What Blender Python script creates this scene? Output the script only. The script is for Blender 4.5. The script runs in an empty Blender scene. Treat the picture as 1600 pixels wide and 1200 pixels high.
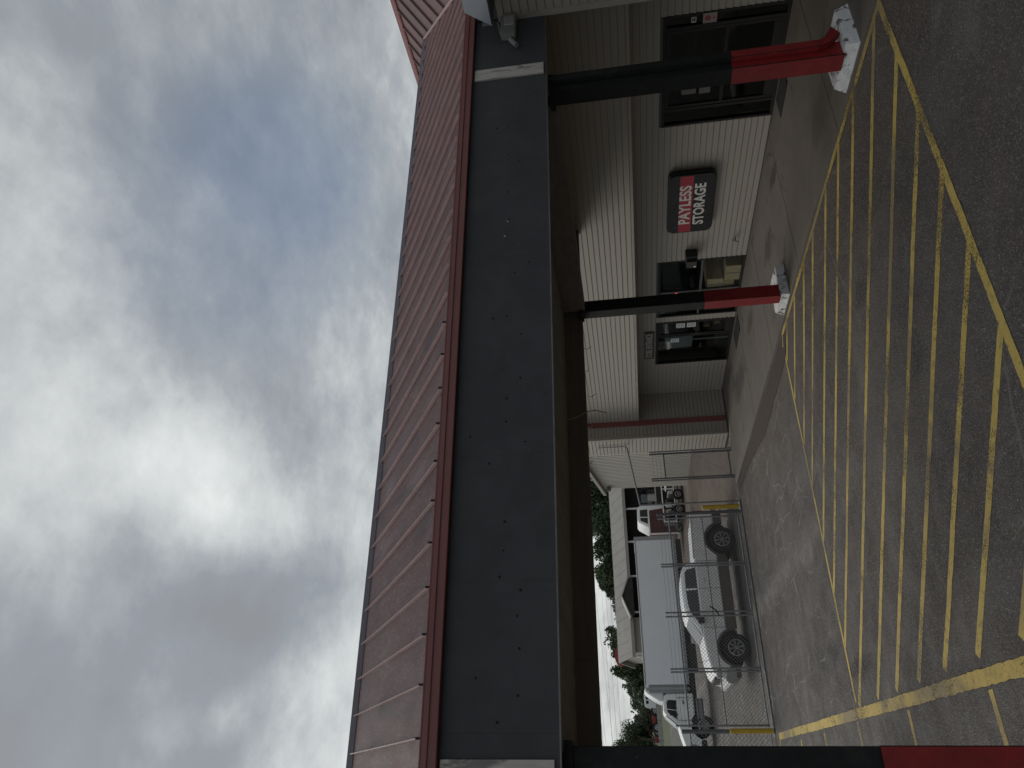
import bpy, bmesh, math, random
from mathutils import Vector, Matrix
R_ = math.radians
C = bpy.context.scene.collection
sc = bpy.context.scene
random.seed(7)

# ------------------------------------------------------------------ camera
# the photograph lies on its side: the camera is rolled by about 86 degrees
def cam_axes(yaw, pitch, roll):
    cy, sy = math.cos(yaw), math.sin(yaw)
    fwd = Vector((cy, sy, 0)); right = Vector((sy, -cy, 0)); down = Vector((0, 0, -1))
    cp, sp = math.cos(pitch), math.sin(pitch)
    f2 = fwd*cp - down*sp; d2 = down*cp + fwd*sp
    cr, sr = math.cos(roll), math.sin(roll)
    return right*cr + d2*sr, -right*sr + d2*cr, f2
rt, dn, fw = cam_axes(R_(60.477), R_(8.256), R_(4.076))
cam = bpy.data.cameras.new('camera'); co = bpy.data.objects.new('camera', cam); C.objects.link(co)
cam.sensor_width = 36; cam.lens = 36*1148.1/1600; cam.clip_end = 3000; cam.clip_start = .05
m = Matrix.Identity(4)
for i in range(3):
    m[i][0] = dn[i]; m[i][1] = rt[i]; m[i][2] = -fw[i]
m[0][3], m[1][3], m[2][3] = 0, 0, 3.28
co.matrix_world = m
sc.camera = co

# ------------------------------------------------------------------ world: grey broken overcast
SUN_AZ, SUN_EL = 112, 36      # degrees: azimuth from +X towards +Y, elevation
w = bpy.data.worlds.new('World'); sc.world = w; w.use_nodes = True
nt = w.node_tree; N = nt.nodes; L = nt.links
for n in list(N): N.remove(n)
out = N.new('ShaderNodeOutputWorld')
def wn(t, **k):
    n = N.new(t)
    for a, b in k.items(): setattr(n, a, b)
    return n
def wmath(op, a, b=None, c=None, clamp=False):
    n = N.new('ShaderNodeMath'); n.operation = op; n.use_clamp = clamp
    for i, v in enumerate((a, b, c)):
        if v is None: continue
        if isinstance(v, (int, float)): n.inputs[i].default_value = v
        else: L.new(v, n.inputs[i])
    return n.outputs[0]
sky = wn('ShaderNodeTexSky', sky_type='NISHITA', sun_disc=False, sun_elevation=R_(SUN_EL), sun_rotation=R_(90-SUN_AZ))
bg1 = wn('ShaderNodeBackground'); bg1.inputs[1].default_value = .075; L.new(sky.outputs[0], bg1.inputs[0])
tc = wn('ShaderNodeTexCoord')
sep = wn('ShaderNodeSeparateXYZ'); L.new(tc.outputs['Generated'], sep.inputs[0])
den = wmath('ADD', wmath('MAXIMUM', sep.outputs[2], 0), .22)
cmb = wn('ShaderNodeCombineXYZ')
L.new(wmath('DIVIDE', sep.outputs[0], den), cmb.inputs[0]); L.new(wmath('DIVIDE', sep.outputs[1], den), cmb.inputs[1])
def noise(scale, detail, rough, dist=0, off=(0, 0, 0)):
    mp = wn('ShaderNodeMapping'); L.new(cmb.outputs[0], mp.inputs[0]); mp.inputs['Location'].default_value = off
    n = wn('ShaderNodeTexNoise'); L.new(mp.outputs[0], n.inputs['Vector'])
    n.inputs['Scale'].default_value = scale; n.inputs['Detail'].default_value = detail
    n.inputs['Roughness'].default_value = rough; n.inputs['Distortion'].default_value = dist
    return n.outputs['Fac']
def lobe(d, ang, gain):
    v = Vector(d).normalized()
    dp = wn('ShaderNodeVectorMath', operation='DOT_PRODUCT'); L.new(tc.outputs['Generated'], dp.inputs[0]); dp.inputs[1].default_value = v
    mr = wn('ShaderNodeMapRange', interpolation_type='SMOOTHSTEP'); L.new(dp.outputs['Value'], mr.inputs[0])
    mr.inputs[1].default_value = math.cos(R_(ang)); mr.inputs[2].default_value = 1
    mr.inputs[3].default_value = 0; mr.inputs[4].default_value = gain
    return mr.outputs[0]
def pdir(px, py):
    u, v = 1200-py, px
    return rt*((u-600)/1148.1) + dn*((v-800)/1148.1) + fw
n1 = noise(1.9, 10, .62, .12, (3.1, 1.7, 0)); n2 = noise(4.6, 8, .62, .15, (7.3, 2.2, 0)); n3 = noise(.75, 3, .5, 0, (1.2, 9.1, 0)); n4 = noise(11, 8, .62, .2, (4.4, 6.1, 0))
base = wmath('ADD', wmath('MULTIPLY', n1, .70), wmath('ADD', wmath('MULTIPLY', n2, .36), wmath('MULTIPLY', n3, .16)))
base = wmath('ADD', base, wmath('MULTIPLY_ADD', n4, .20, -.19))
LOBES = [((310, 930), 15, .19), ((100, 830), 14, .14), ((530, 1130), 10, .32), ((950, 1000), 24, .22), ((305, 1075), 5, .20), ((480, 700), 14, .10), ((470, 420), 12, .05),
         ((430, 1030), 10, -.22), ((120, 1080), 16, -.20), ((230, 960), 9, -.14), ((560, 850), 10, -.05),
         ((370, 350), 14, -.02), ((150, 250), 24, -.02), ((0, 330), 20, .06), ((60, 620), 12, .06), ((130, 380), 13, .06)]
tot = base
for (p, a, g) in LOBES: tot = wmath('ADD', tot, lobe(pdir(*p), a, g))
ramp = wn('ShaderNodeValToRGB'); L.new(tot, ramp.inputs[0])
cr = ramp.color_ramp
cr.elements[0].position = .26; cr.elements[0].color = (.285, .295, .308, 1)
cr.elements[1].position = .96; cr.elements[1].color = (.90, .93, .91, 1)
for p, c in ((.44, (.31, .335, .365, 1)), (.56, (.405, .43, .45, 1)), (.74, (.64, .665, .665, 1))):
    e = cr.elements.new(p); e.color = c
bg2 = wn('ShaderNodeBackground'); L.new(ramp.outputs[0], bg2.inputs[0]); bg2.inputs[1].default_value = 1.0
mix = wn('ShaderNodeMixShader')
# openings where the blue sky shows faintly between the clouds
gap = wmath('ADD', .93, wmath('MULTIPLY', wmath('ADD', lobe(pdir(370, 340), 13, 1), lobe(pdir(440, 230), 9, .7)), -.32), clamp=True)
L.new(gap, mix.inputs[0]); L.new(bg1.outputs[0], mix.inputs[1]); L.new(bg2.outputs[0], mix.inputs[2])
L.new(mix.outputs[0], out.inputs[0])

sd = bpy.data.lights.new('sun', 'SUN'); sd.energy = 1.3; sd.angle = R_(40); sd.color = (1, .94, .85)
so = bpy.data.objects.new('sun', sd); C.objects.link(so)
sv = Vector((math.cos(R_(SUN_AZ))*math.cos(R_(SUN_EL)), math.sin(R_(SUN_AZ))*math.cos(R_(SUN_EL)), math.sin(R_(SUN_EL))))
so.rotation_euler = sv.to_track_quat('Z', 'Y').to_euler(); so.location = (0, 0, 40)
vs = sc.view_settings; vs.view_transform = 'Standard'; vs.look = 'None'; vs.exposure = 0; vs.gamma = 1; vs.use_curve_mapping = False
sc.cycles.use_denoising = True; sc.cycles.max_bounces = 8; sc.cycles.transparent_max_bounces = 16

# ------------------------------------------------------------------ materials
def mat(name, col, rough=.6, metal=0, var=.0, vscale=3, bump=0, bscale=30, stretch=(1, 1, 1), col2=None, patch=None, emit=None, spec=.5, world=False, wear=None):
    m = bpy.data.materials.new(name); m.use_nodes = True
    t = m.node_tree; n = t.nodes; l = t.links
    b = n['Principled BSDF']; b.inputs['Base Color'].default_value = (*col, 1)
    b.inputs['Roughness'].default_value = rough; b.inputs['Metallic'].default_value = metal
    b.inputs['Specular IOR Level'].default_value = spec
    if world:
        g = n.new('ShaderNodeNewGeometry'); src = g.outputs['Position']
    else:
        g = n.new('ShaderNodeTexCoord'); src = g.outputs['Object']
    mp = n.new('ShaderNodeMapping'); mp.inputs['Scale'].default_value = stretch; l.new(src, mp.inputs[0])
    def nz(s, d=6, r=.6, di=0):
        k = n.new('ShaderNodeTexNoise'); l.new(mp.outputs[0], k.inputs['Vector'])
        k.inputs['Scale'].default_value = s; k.inputs['Detail'].default_value = d; k.inputs['Roughness'].default_value = r
        k.inputs['Distortion'].default_value = di
        return k.outputs['Fac']
    cur = None
    if var or col2:
        c2 = col2 or tuple(max(0, c*(1-var)) for c in col)
        c1 = col if col2 else tuple(c*(1+var) for c in col)
        r = n.new('ShaderNodeValToRGB'); l.new(nz(vscale, 8, .65, .3), r.inputs[0])
        r.color_ramp.elements[0].position = .3; r.color_ramp.elements[1].position = .7
        r.color_ramp.elements[0].color = (*c2, 1); r.color_ramp.elements[1].color = (*c1, 1)
        cur = r.outputs[0]
    for pt in (patch or []):        # (colour, scale, threshold, softness, strength)
        pc, ps, th, sf, st = pt
        mr = n.new('ShaderNodeMapRange'); l.new(nz(ps, 8, .62, .6), mr.inputs[0])
        mr.inputs[1].default_value = th; mr.inputs[2].default_value = th+sf; mr.inputs[4].default_value = st
        mx = n.new('ShaderNodeMix'); mx.data_type = 'RGBA'; l.new(mr.outputs[0], mx.inputs[0])
        if cur is None: mx.inputs[6].default_value = (*col, 1)
        else: l.new(cur, mx.inputs[6])
        mx.inputs[7].default_value = (*pc, 1); cur = mx.outputs[2]
    if cur is not None: l.new(cur, b.inputs['Base Color'])
    if var:
        rr = n.new('ShaderNodeMapRange'); l.new(nz(vscale*2.3, 5), rr.inputs[0])
        rr.inputs[3].default_value = max(.02, rough-.12); rr.inputs[4].default_value = min(1, rough+.12)
        l.new(rr.outputs[0], b.inputs['Roughness'])
    if bump:
        bp = n.new('ShaderNodeBump'); bp.inputs['Strength'].default_value = bump; bp.inputs['Distance'].default_value = .02
        l.new(nz(bscale, 5, .6), bp.inputs['Height']); l.new(bp.outputs[0], b.inputs['Normal'])
    if emit:
        b.inputs['Emission Color'].default_value = (*emit[0], 1); b.inputs['Emission Strength'].default_value = emit[1]
    return m

M = {}
M['siding'] = mat('vinyl_siding', (.31, .28, .235), .5, var=.05, vscale=2.2, bump=.06, bscale=60, stretch=(.25, 1, 1), patch=[((.2, .175, .15), 1.3, .58, .2, .35)])
M['siding_back'] = mat('siding_backing', (.10, .095, .09), .9)  # dark colour stands in for the shadow gaps between siding courses
M['trimboard'] = mat('corner_board_vinyl', (.31, .28, .24), .5, var=.08)
M['soffit'] = mat('porch_soffit', (.21, .18, .15), .7, var=.1)
M['stucco'] = mat('dark_fascia_board', (.054, .057, .062), .85, var=.16, vscale=2.5, bump=.35, bscale=220, patch=[((.075, .078, .083), .8, .5, .25, .6), ((.032, .033, .035), 2.6, .6, .12, .4)])
M['black'] = mat('black_painted_steel', (.010, .011, .011), .7, spec=.3, var=.25, vscale=6, bump=.15, bscale=60, patch=[((.035, .036, .036), 3, .56, .2, .7), ((.12, .11, .10), 19, .70, .03, .7)])
M['redpost'] = mat('red_post_paint', (.22, .012, .013), .5, var=.2, vscale=5, bump=.12, bscale=45, patch=[((.07, .006, .008), 3.5, .6, .2, .6), ((.30, .16, .14), 17, .68, .03, .8)])
M['roof'] = mat('faded_red_roof_metal', (.118, .043, .043), .60, spec=.35, var=.2, vscale=1.6, stretch=(1.5, .4, .4), bump=.08, bscale=14, col2=(.09, .038, .040), patch=[((.12, .078, .083), .6, .46, .18, .6), ((.20, .145, .145), 2.4, .53, .2, .6), ((.25, .20, .20), 34, .54, .1, .5), ((.04, .024, .03), 1.9, .52, .14, .75), ((.035, .022, .03), 40, .60, .1, .5)])
M['roof2'] = mat('brown_aged_roof_metal', (.16, .08, .08), .5, var=.2, vscale=1.2, col2=(.11, .065, .06), patch=[((.17, .12, .09), .7, .55, .2, .6)])
M['seam'] = mat('faded_seam_metal', (.32, .20, .19), .42, var=.15, vscale=2)
M['redtrim'] = mat('red_eave_trim', (.20, .066, .06), .5, var=.12, vscale=1.5, patch=[((.22, .11, .10), 1.1, .55, .2, .35)])
M['bluetrim'] = mat('ridge_cap_metal', (.05, .04, .055), .45, var=.15)
M['ceil'] = mat('brown_ceiling_board', (.155, .145, .13), .85, var=.22, vscale=3, stretch=(1, .2, 1), bump=.1)
M['beam'] = mat('brown_stained_board', (.175, .160, .148), .85, var=.14, vscale=3.5, stretch=(.25, 1, 3), bump=.2, patch=[((.12, .10, .085), .8, .5, .3, .5)])
M['oldwood'] = mat('peeling_white_board', (.50, .47, .43), .8, var=.15, vscale=6, stretch=(3, 3, .6), bump=.3, bscale=40, patch=[((.13, .13, .12), 3.5, .52, .08, .8)])
M['plinth'] = mat('white_painted_concrete', (.70, .71, .71), .75, var=.12, vscale=7, bump=.6, bscale=22, patch=[((.07, .06, .045), 6.5, .54, .06, .92), ((.16, .13, .07), 2.2, .60, .1, .7)])
M['walk'] = mat('walkway_concrete', (.145, .126, .105), .72, var=.14, vscale=.9, world=True, bump=.15, bscale=70, patch=[((.10, .09, .078), .8, .50, .22, .7), ((.045, .038, .034), 1.0, .60, .08, .8), ((.18, .165, .145), 3.5, .58, .15, .3)])
M['darkframe'] = mat('dark_bronze_aluminium', (.016, .014, .013), .65, var=.15, spec=.3)
M['alu'] = mat('grey_aluminium', (.16, .16, .155), .35, metal=.7, var=.1)
M['galv'] = mat('galvanised_steel', (.30, .31, .32), .38, metal=.75, var=.2, vscale=8)
M['galvdark'] = mat('weathered_galvanised', (.16, .165, .17), .5, metal=.6, var=.25, vscale=8)
M['wire'] = mat('dull_chain_link', (.17, .17, .165), .6)
M['yellow'] = mat('yellow_bollard_paint', (.50, .34, .03), .5, var=.18, vscale=7, patch=[((.15, .11, .05), 6, .66, .06, .7)])
M['signblack'] = mat('black_sign_plastic', (.016, .019, .019), .28, var=.2)
M['signred'] = mat('red_sign_face', (.36, .030, .045), .35)
M['white'] = mat('white_letters', (.66, .64, .60), .45)
M['greyletter'] = mat('worn_grey_letters', (.50, .48, .44), .6)
M['plate'] = mat('dark_grey_plate', (.035, .033, .030), .5)
M['paper'] = mat('white_paper', (.55, .56, .56), .8, var=.04)
M['ink'] = mat('printed_ink', (.12, .12, .13), .8)
M['inkred'] = mat('printed_red_ink', (.28, .06, .06), .8)
M['card'] = mat('tan_carton', (.62, .52, .30), .8, var=.08)
M['bluebox'] = mat('blue_carton', (.03, .07, .22), .6)
M['neon'] = mat('red_neon', (.4, .02, .02), .4, emit=((1, .10, .08), 1.8))
M['rubber'] = mat('black_rubber', (.018, .018, .018), .85, var=.2, bump=.2)
M['paintsilver'] = mat('silver_white_car_paint', (.87, .87, .86), .28, metal=.1, var=.03, spec=.6)
M['paintwhite'] = mat('white_truck_paint', (.78, .79, .77), .35, var=.04)
M['tan'] = mat('pewter_lower_cladding', (.115, .10, .085), .42, var=.08)
M['boxwall'] = mat('box_body_white', (.83, .85, .87), .5, var=.03, vscale=.6, stretch=(1, 1, .3))
M['boxgrey'] = mat('box_corner_metal', (.36, .37, .375), .45, metal=.3, var=.1)
M['carglass'] = mat('car_glass', (.012, .015, .018), .12, spec=.5)
M['tyre'] = mat('tyre_rubber', (.011, .011, .011), .8, var=.2, bump=.4, bscale=50)
M['rim'] = mat('alloy_rim', (.46, .46, .46), .3, metal=.7)
M['chassis'] = mat('dark_chassis', (.02, .02, .021), .7, var=.3)
M['orange'] = mat('amber_lens', (.45, .12, .03), .3)
M['lamp'] = mat('clear_lamp', (.5, .5, .5), .15, metal=.3)
M['maroon'] = mat('maroon_steel', (.085, .03, .032), .5, var=.2)
M['shed'] = mat('cream_corrugated_steel', (.56, .53, .46), .45, var=.05, vscale=.7)
M['cream'] = mat('cream_wall', (.40, .38, .32), .7, var=.06)
M['metroof'] = mat('pale_metal_roof', (.31, .29, .26), .5, var=.1, vscale=.8, patch=[((.28, .27, .25), .6, .58, .15, .5)])
M['darkwood'] = mat('dark_porch_interior', (.035, .032, .028), .9, var=.3)
M['bark'] = mat('tree_bark', (.07, .055, .04), .9, var=.2, bump=.5)
def leafmat(name, c):
    return mat(name, c, .6, var=.35, vscale=.35, world=True, patch=[((c[0]*1.7, c[1]*1.6, c[2]*1.3), 1.3, .55, .15, .55)])
M['leaf'] = leafmat('dark_leaves', (.042, .070, .030)); M['leaf3'] = leafmat('hazy_leaves', (.10, .13, .08)); M['leaf2'] = leafmat('mid_leaves', (.06, .092, .038))  # leaf3: distance haze is put into the paler leaf colour
M['grassm'] = mat('far_grass', (.060, .078, .026), .9, var=.2, world=True, vscale=.5)
M['gravelm'] = mat('brown_gravel', (.125, .095, .073), .95, world=True, var=.35, vscale=5, bump=1, bscale=26, patch=[((.06, .046, .037), .8, .48, .2, .8), ((.17, .14, .11), 1.7, .56, .12, .6), ((.32, .30, .27), 9, .64, .05, .7)])
M['roadm'] = mat('road_asphalt', (.09, .088, .085), .9, world=True, var=.1)
M['concrete'] = mat('pale_concrete', (.36, .35, .33), .85, var=.12, world=True)
M['redmach'] = mat('red_machine_paint', (.25, .025, .03), .5, var=.2)
M['signoval'] = mat('red_oval_sign', (.30, .04, .045), .5)
M['wirebl'] = mat('black_cable', (.02, .02, .02), .7)
M['vine'] = mat('dead_vine', (.34, .30, .25), .9)
M['plastic'] = mat('grey_lamp_housing', (.20, .20, .19), .5, var=.1)
M['lens'] = mat('ribbed_lamp_lens', (.42, .43, .42), .25)
M['purple'] = mat('grey_blue_metal', (.30, .33, .36), .35, var=.06)
M['purlin'] = mat('dark_soffit_metal', (.13, .125, .13), .6)

def glassmat(name, tint, gloss):
    m = bpy.data.materials.new(name); m.use_nodes = True; t = m.node_tree; n = t.nodes; l = t.links
    for x in list(n): n.remove(x)
    o = n.new('ShaderNodeOutputMaterial'); a = n.new('ShaderNodeBsdfTransparent'); a.inputs[0].default_value = (*tint, 1)
    g = n.new('ShaderNodeBsdfGlossy'); g.inputs['Roughness'].default_value = .03; g.inputs[0].default_value = (.8, .85, .85, 1)
    lw = n.new('ShaderNodeLayerWeight'); lw.inputs[0].default_value = .5
    pw = n.new('ShaderNodeMath'); pw.operation = 'POWER'; l.new(lw.outputs['Facing'], pw.inputs[0]); pw.inputs[1].default_value = 4
    f = n.new('ShaderNodeMath'); f.operation = 'MULTIPLY_ADD'; l.new(pw.outputs[0], f.inputs[0]); f.inputs[1].default_value = .4; f.inputs[2].default_value = gloss
    s = n.new('ShaderNodeMixShader'); l.new(f.outputs[0], s.inputs[0]); l.new(a.outputs[0], s.inputs[1]); l.new(g.outputs[0], s.inputs[2])
    l.new(s.outputs[0], o.inputs[0]); return m
M['glass'] = glassmat('window_glass', (.80, .81, .80), .02)

def asphalt():
    m = bpy.data.materials.new('worn_asphalt'); m.use_nodes = True; t = m.node_tree; n = t.nodes; l = t.links
    b = n['Principled BSDF']; g = n.new('ShaderNodeNewGeometry'); P = g.outputs['Position']
    def nz(s, d=6, r=.6, di=0, sc_=(1, 1, 1), loc=(0, 0, 0)):
        mp = n.new('ShaderNodeMapping'); l.new(P, mp.inputs[0]); mp.inputs['Scale'].default_value = sc_; mp.inputs['Location'].default_value = loc
        k = n.new('ShaderNodeTexNoise'); l.new(mp.outputs[0], k.inputs['Vector'])
        k.inputs['Scale'].default_value = s; k.inputs['Detail'].default_value = d; k.inputs['Roughness'].default_value = r; k.inputs['Distortion'].default_value = di
        return k.outputs['Fac']
    def mr(v, a, b_, c=0, d=1, smooth=True):
        k = n.new('ShaderNodeMapRange'); l.new(v, k.inputs[0])
        if smooth: k.interpolation_type = 'SMOOTHSTEP'
        for i, x in zip((1, 2, 3, 4), (a, b_, c, d)): k.inputs[i].default_value = x
        return k.outputs[0]
    def mx(f, a, c, mode='MIX'):
        k = n.new('ShaderNodeMix'); k.data_type = 'RGBA'; k.blend_type = mode
        if isinstance(f, float): k.inputs[0].default_value = f
        else: l.new(f, k.inputs[0])
        for i, v in ((6, a), (7, c)):
            if isinstance(v, tuple): k.inputs[i].default_value = (*v, 1)
            else: l.new(v, k.inputs[i])
        return k.outputs[2]
    c = mx(mr(nz(.35, 5, .6, .5), .35, .68), (.078, .067, .060), (.138, .122, .109))
    c = mx(mr(nz(1.1, 6, .65, 1.2), .52, .68, 0, .7), c, (.150, .108, .094))
    c = mx(mr(nz(.55, 7, .68, 1.0, loc=(9, 1, 0)), .54, .72, 0, .75), c, (.205, .185, .165))
    c = mx(mr(nz(.8, 8, .7, 1.5, loc=(4, 7, 0)), .60, .78, 0, .6), c, (.038, .035, .034))
    # pale dusty streaks running across the lot
    c = mx(mr(nz(1.4, 8, .68, 1.5, sc_=(1, .28, 1), loc=(2, 3, 0)), .60, .72, 0, .5), c, (.27, .25, .225))
    # diagonal band of pale dust left by tyres
    sx = n.new('ShaderNodeSeparateXYZ'); l.new(P, sx.inputs[0])
    def ma(op, a, b_=None):
        k = n.new('ShaderNodeMath'); k.operation = op
        for i, v_ in enumerate((a, b_)):
            if v_ is None: continue
            if isinstance(v_, (int, float)): k.inputs[i].default_value = v_
            else: l.new(v_, k.inputs[i])
        return k.outputs[0]
    wob = ma('MULTIPLY', ma('SUBTRACT', nz(.9, 4, .6), .5), 1.1)
    dl = ma('ABSOLUTE', ma('ADD', ma('ADD', ma('SUBTRACT', sx.outputs[0], 4.25), ma('MULTIPLY', ma('SUBTRACT', sx.outputs[1], 16), -.03)), wob))
    band = ma('MULTIPLY', mr(dl, .02, .42, 1, 0), ma('MULTIPLY', mr(sx.outputs[1], 12.4, 14, 0, 1), mr(nz(2.2, 6, .7), .35, .65, .15, .8)))
    c = mx(band, c, (.32, .30, .275))
    # oil drips
    for (ox, oy, ax, ay, dv) in ((1.73, 12.35, .20, .75, .85), (5.9, 8.6, .25, .3, .75), (2.1, 14.25, .3, .8, .6), (4.3, 7.6, .25, .4, .6), (-1.2, 12, .4, .6, .6), (2.1, 15.5, .5, 1.1, .5)):
        q = ma('ADD', ma('POWER', ma('DIVIDE', ma('SUBTRACT', sx.outputs[0], ox), ax), 2), ma('POWER', ma('DIVIDE', ma('SUBTRACT', sx.outputs[1], oy), ay), 2))
        q = ma('ADD', q, ma('MULTIPLY', ma('SUBTRACT', nz(3.5, 5, .65), .5), 3))
        c = mx(ma('MULTIPLY', mr(q, .1, 1.1, 1, 0), dv), c, (.028, .025, .024))
    # brown dirt washed along the kerb
    kb = ma('MULTIPLY', mr(sx.outputs[0], 5.6, 7.9, 0, 1), mr(nz(1.3, 6, .65, 1), .3, .6, .25, .85))
    c = mx(ma('MULTIPLY', kb, mr(sx.outputs[0], 8.2, 8.3, 1, 0)), c, (.105, .078, .062))
    # aggregate: stones in the binder
    v = n.new('ShaderNodeTexVoronoi'); l.new(P, v.inputs['Vector']); v.inputs['Scale'].default_value = 88
    sepv = n.new('ShaderNodeSeparateColor'); l.new(v.outputs['Color'], sepv.inputs[0])
    c = mx(mr(sepv.outputs[0], .45, 1, 0, .8), c, mx(mr(sepv.outputs[1], .2, .9), (.05, .045, .042), (.36, .325, .285)))
    c = mx(mr(nz(120, 4, .7), .56, .68, 0, .75), c, (.025, .024, .023))
    # cracks: thin pale-edged lines of a warped voronoi
    wv = n.new('ShaderNodeVectorMath'); wv.operation = 'ADD'; l.new(P, wv.inputs[0])
    k = n.new('ShaderNodeTexNoise'); l.new(P, k.inputs['Vector']); k.inputs['Scale'].default_value = .7; k.inputs['Detail'].default_value = 7
    sc2 = n.new('ShaderNodeVectorMath'); sc2.operation = 'SCALE'; l.new(k.outputs['Color'], sc2.inputs[0]); sc2.inputs[3].default_value = .8
    l.new(sc2.outputs[0], wv.inputs[1])
    ve = n.new('ShaderNodeTexVoronoi'); ve.feature = 'DISTANCE_TO_EDGE'; l.new(wv.outputs[0], ve.inputs['Vector']); ve.inputs['Scale'].default_value = .42
    cm = n.new('ShaderNodeMath'); cm.operation = 'MULTIPLY'
    l.new(mr(ve.outputs[0], 0, .012, 1, 0), cm.inputs[0]); l.new(mr(nz(.5, 3), .50, .62), cm.inputs[1])
    c = mx(cm.outputs[0], c, (.20, .185, .165))
    mp3 = n.new('ShaderNodeMapping'); l.new(wv.outputs[0], mp3.inputs[0]); mp3.inputs['Scale'].default_value = (1.5, .42, 1); mp3.inputs['Location'].default_value = (5, 3, 0)
    ve2 = n.new('ShaderNodeTexVoronoi'); ve2.feature = 'DISTANCE_TO_EDGE'; l.new(mp3.outputs[0], ve2.inputs['Vector']); ve2.inputs['Scale'].default_value = .9
    k3 = ma('MULTIPLY', mr(ve2.outputs[0], 0, .030, 1, 0), ma('MULTIPLY', mr(nz(.9, 4, .6, loc=(3, 8, 0)), .44, .6), mr(sx.outputs[1], 12.6, 14.5, .12, .9)))
    c = mx(k3, c, (.27, .255, .23))
    l.new(c, b.inputs['Base Color'])
    l.new(mr(nz(2, 5), .3, .7, .62, .88), b.inputs['Roughness'])
    bp = n.new('ShaderNodeBump'); bp.inputs['Strength'].default_value = 1; bp.inputs['Distance'].default_value = .014
    l.new(v.outputs['Distance'], bp.inputs['Height'])
    bp2 = n.new('ShaderNodeBump'); bp2.inputs['Strength'].default_value = .5; bp2.inputs['Distance'].default_value = .03
    l.new(nz(9, 6), bp2.inputs['Height']); l.new(bp.outputs[0], bp2.inputs['Normal']); l.new(bp2.outputs[0], b.inputs['Normal'])
    return m
M['asphalt'] = asphalt()
def linepaint():
    m = mat('worn_yellow_paint', (.60, .44, .115), .75, var=.12, world=True, vscale=6, bump=.3, bscale=90,
            patch=[((.17, .135, .08), 14, .54, .12, .6), ((.20, .165, .11), .6, .47, .12, .75)])
    t = m.node_tree; n = t.nodes; l = t.links; b = n['Principled BSDF']
    g = n.new('ShaderNodeNewGeometry')
    def nz(s, d, r):
        k = n.new('ShaderNodeTexNoise'); l.new(g.outputs['Position'], k.inputs['Vector']); k.inputs['Scale'].default_value = s
        k.inputs['Detail'].default_value = d; k.inputs['Roughness'].default_value = r; return k.outputs['Fac']
    a = n.new('ShaderNodeMath'); a.operation = 'MULTIPLY_ADD'; l.new(nz(.9, 4, .6), a.inputs[0]); a.inputs[1].default_value = 1.1; l.new(nz(48, 5, .7), a.inputs[2])
    mr = n.new('ShaderNodeMapRange'); l.new(a.outputs[0], mr.inputs[0]); mr.inputs[1].default_value = 1.10; mr.inputs[2].default_value = 1.22; mr.inputs[3].default_value = 1; mr.inputs[4].default_value = .3
    l.new(mr.outputs[0], b.inputs['Alpha'])
    return m
M['line'] = linepaint()

def stains(m, spots, col):
    t = m.node_tree; n = t.nodes; l = t.links; b = n['Principled BSDF']
    src = b.inputs['Base Color'].links[0].from_socket
    g = n.new('ShaderNodeNewGeometry'); sx = n.new('ShaderNodeSeparateXYZ'); l.new(g.outputs['Position'], sx.inputs[0])
    k = n.new('ShaderNodeTexNoise'); l.new(g.outputs['Position'], k.inputs['Vector']); k.inputs['Scale'].default_value = 2.6; k.inputs['Detail'].default_value = 6
    def ma(op, a, b_):
        q = n.new('ShaderNodeMath'); q.operation = op
        for i, v_ in enumerate((a, b_)):
            if isinstance(v_, (int, float)): q.inputs[i].default_value = v_
            else: l.new(v_, q.inputs[i])
        return q.outputs[0]
    for (ox, oy, ax, ay, dv) in spots:
        q = ma('ADD', ma('POWER', ma('DIVIDE', ma('SUBTRACT', sx.outputs[0], ox), ax), 2), ma('POWER', ma('DIVIDE', ma('SUBTRACT', sx.outputs[1], oy), ay), 2))
        q = ma('ADD', q, ma('MULTIPLY', ma('SUBTRACT', k.outputs['Fac'], .5), 2.4))
        mr = n.new('ShaderNodeMapRange'); mr.interpolation_type = 'SMOOTHSTEP'; l.new(q, mr.inputs[0])
        for i, v_ in zip((1, 2, 3, 4), (.15, 1.1, dv, 0)): mr.inputs[i].default_value = v_
        x = n.new('ShaderNodeMix'); x.data_type = 'RGBA'; l.new(mr.outputs[0], x.inputs[0]); l.new(src, x.inputs[6]); x.inputs[7].default_value = (*col, 1); src = x.outputs[2]
    l.new(src, b.inputs['Base Color'])
stains(M['walk'], [(10.56, 11.15, .22, .45, .8), (10.0, 12.6, .35, .6, .7), (9.86, 18.3, .45, 1.3, .75), (10.1, 15.5, .25, .6, .6), (8.9, 8.2, .4, .8, .35), (9.3, 5.2, .9, .7, .6), (10.9, 19.6, .3, .8, .5)], (.040, .034, .030))

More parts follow.
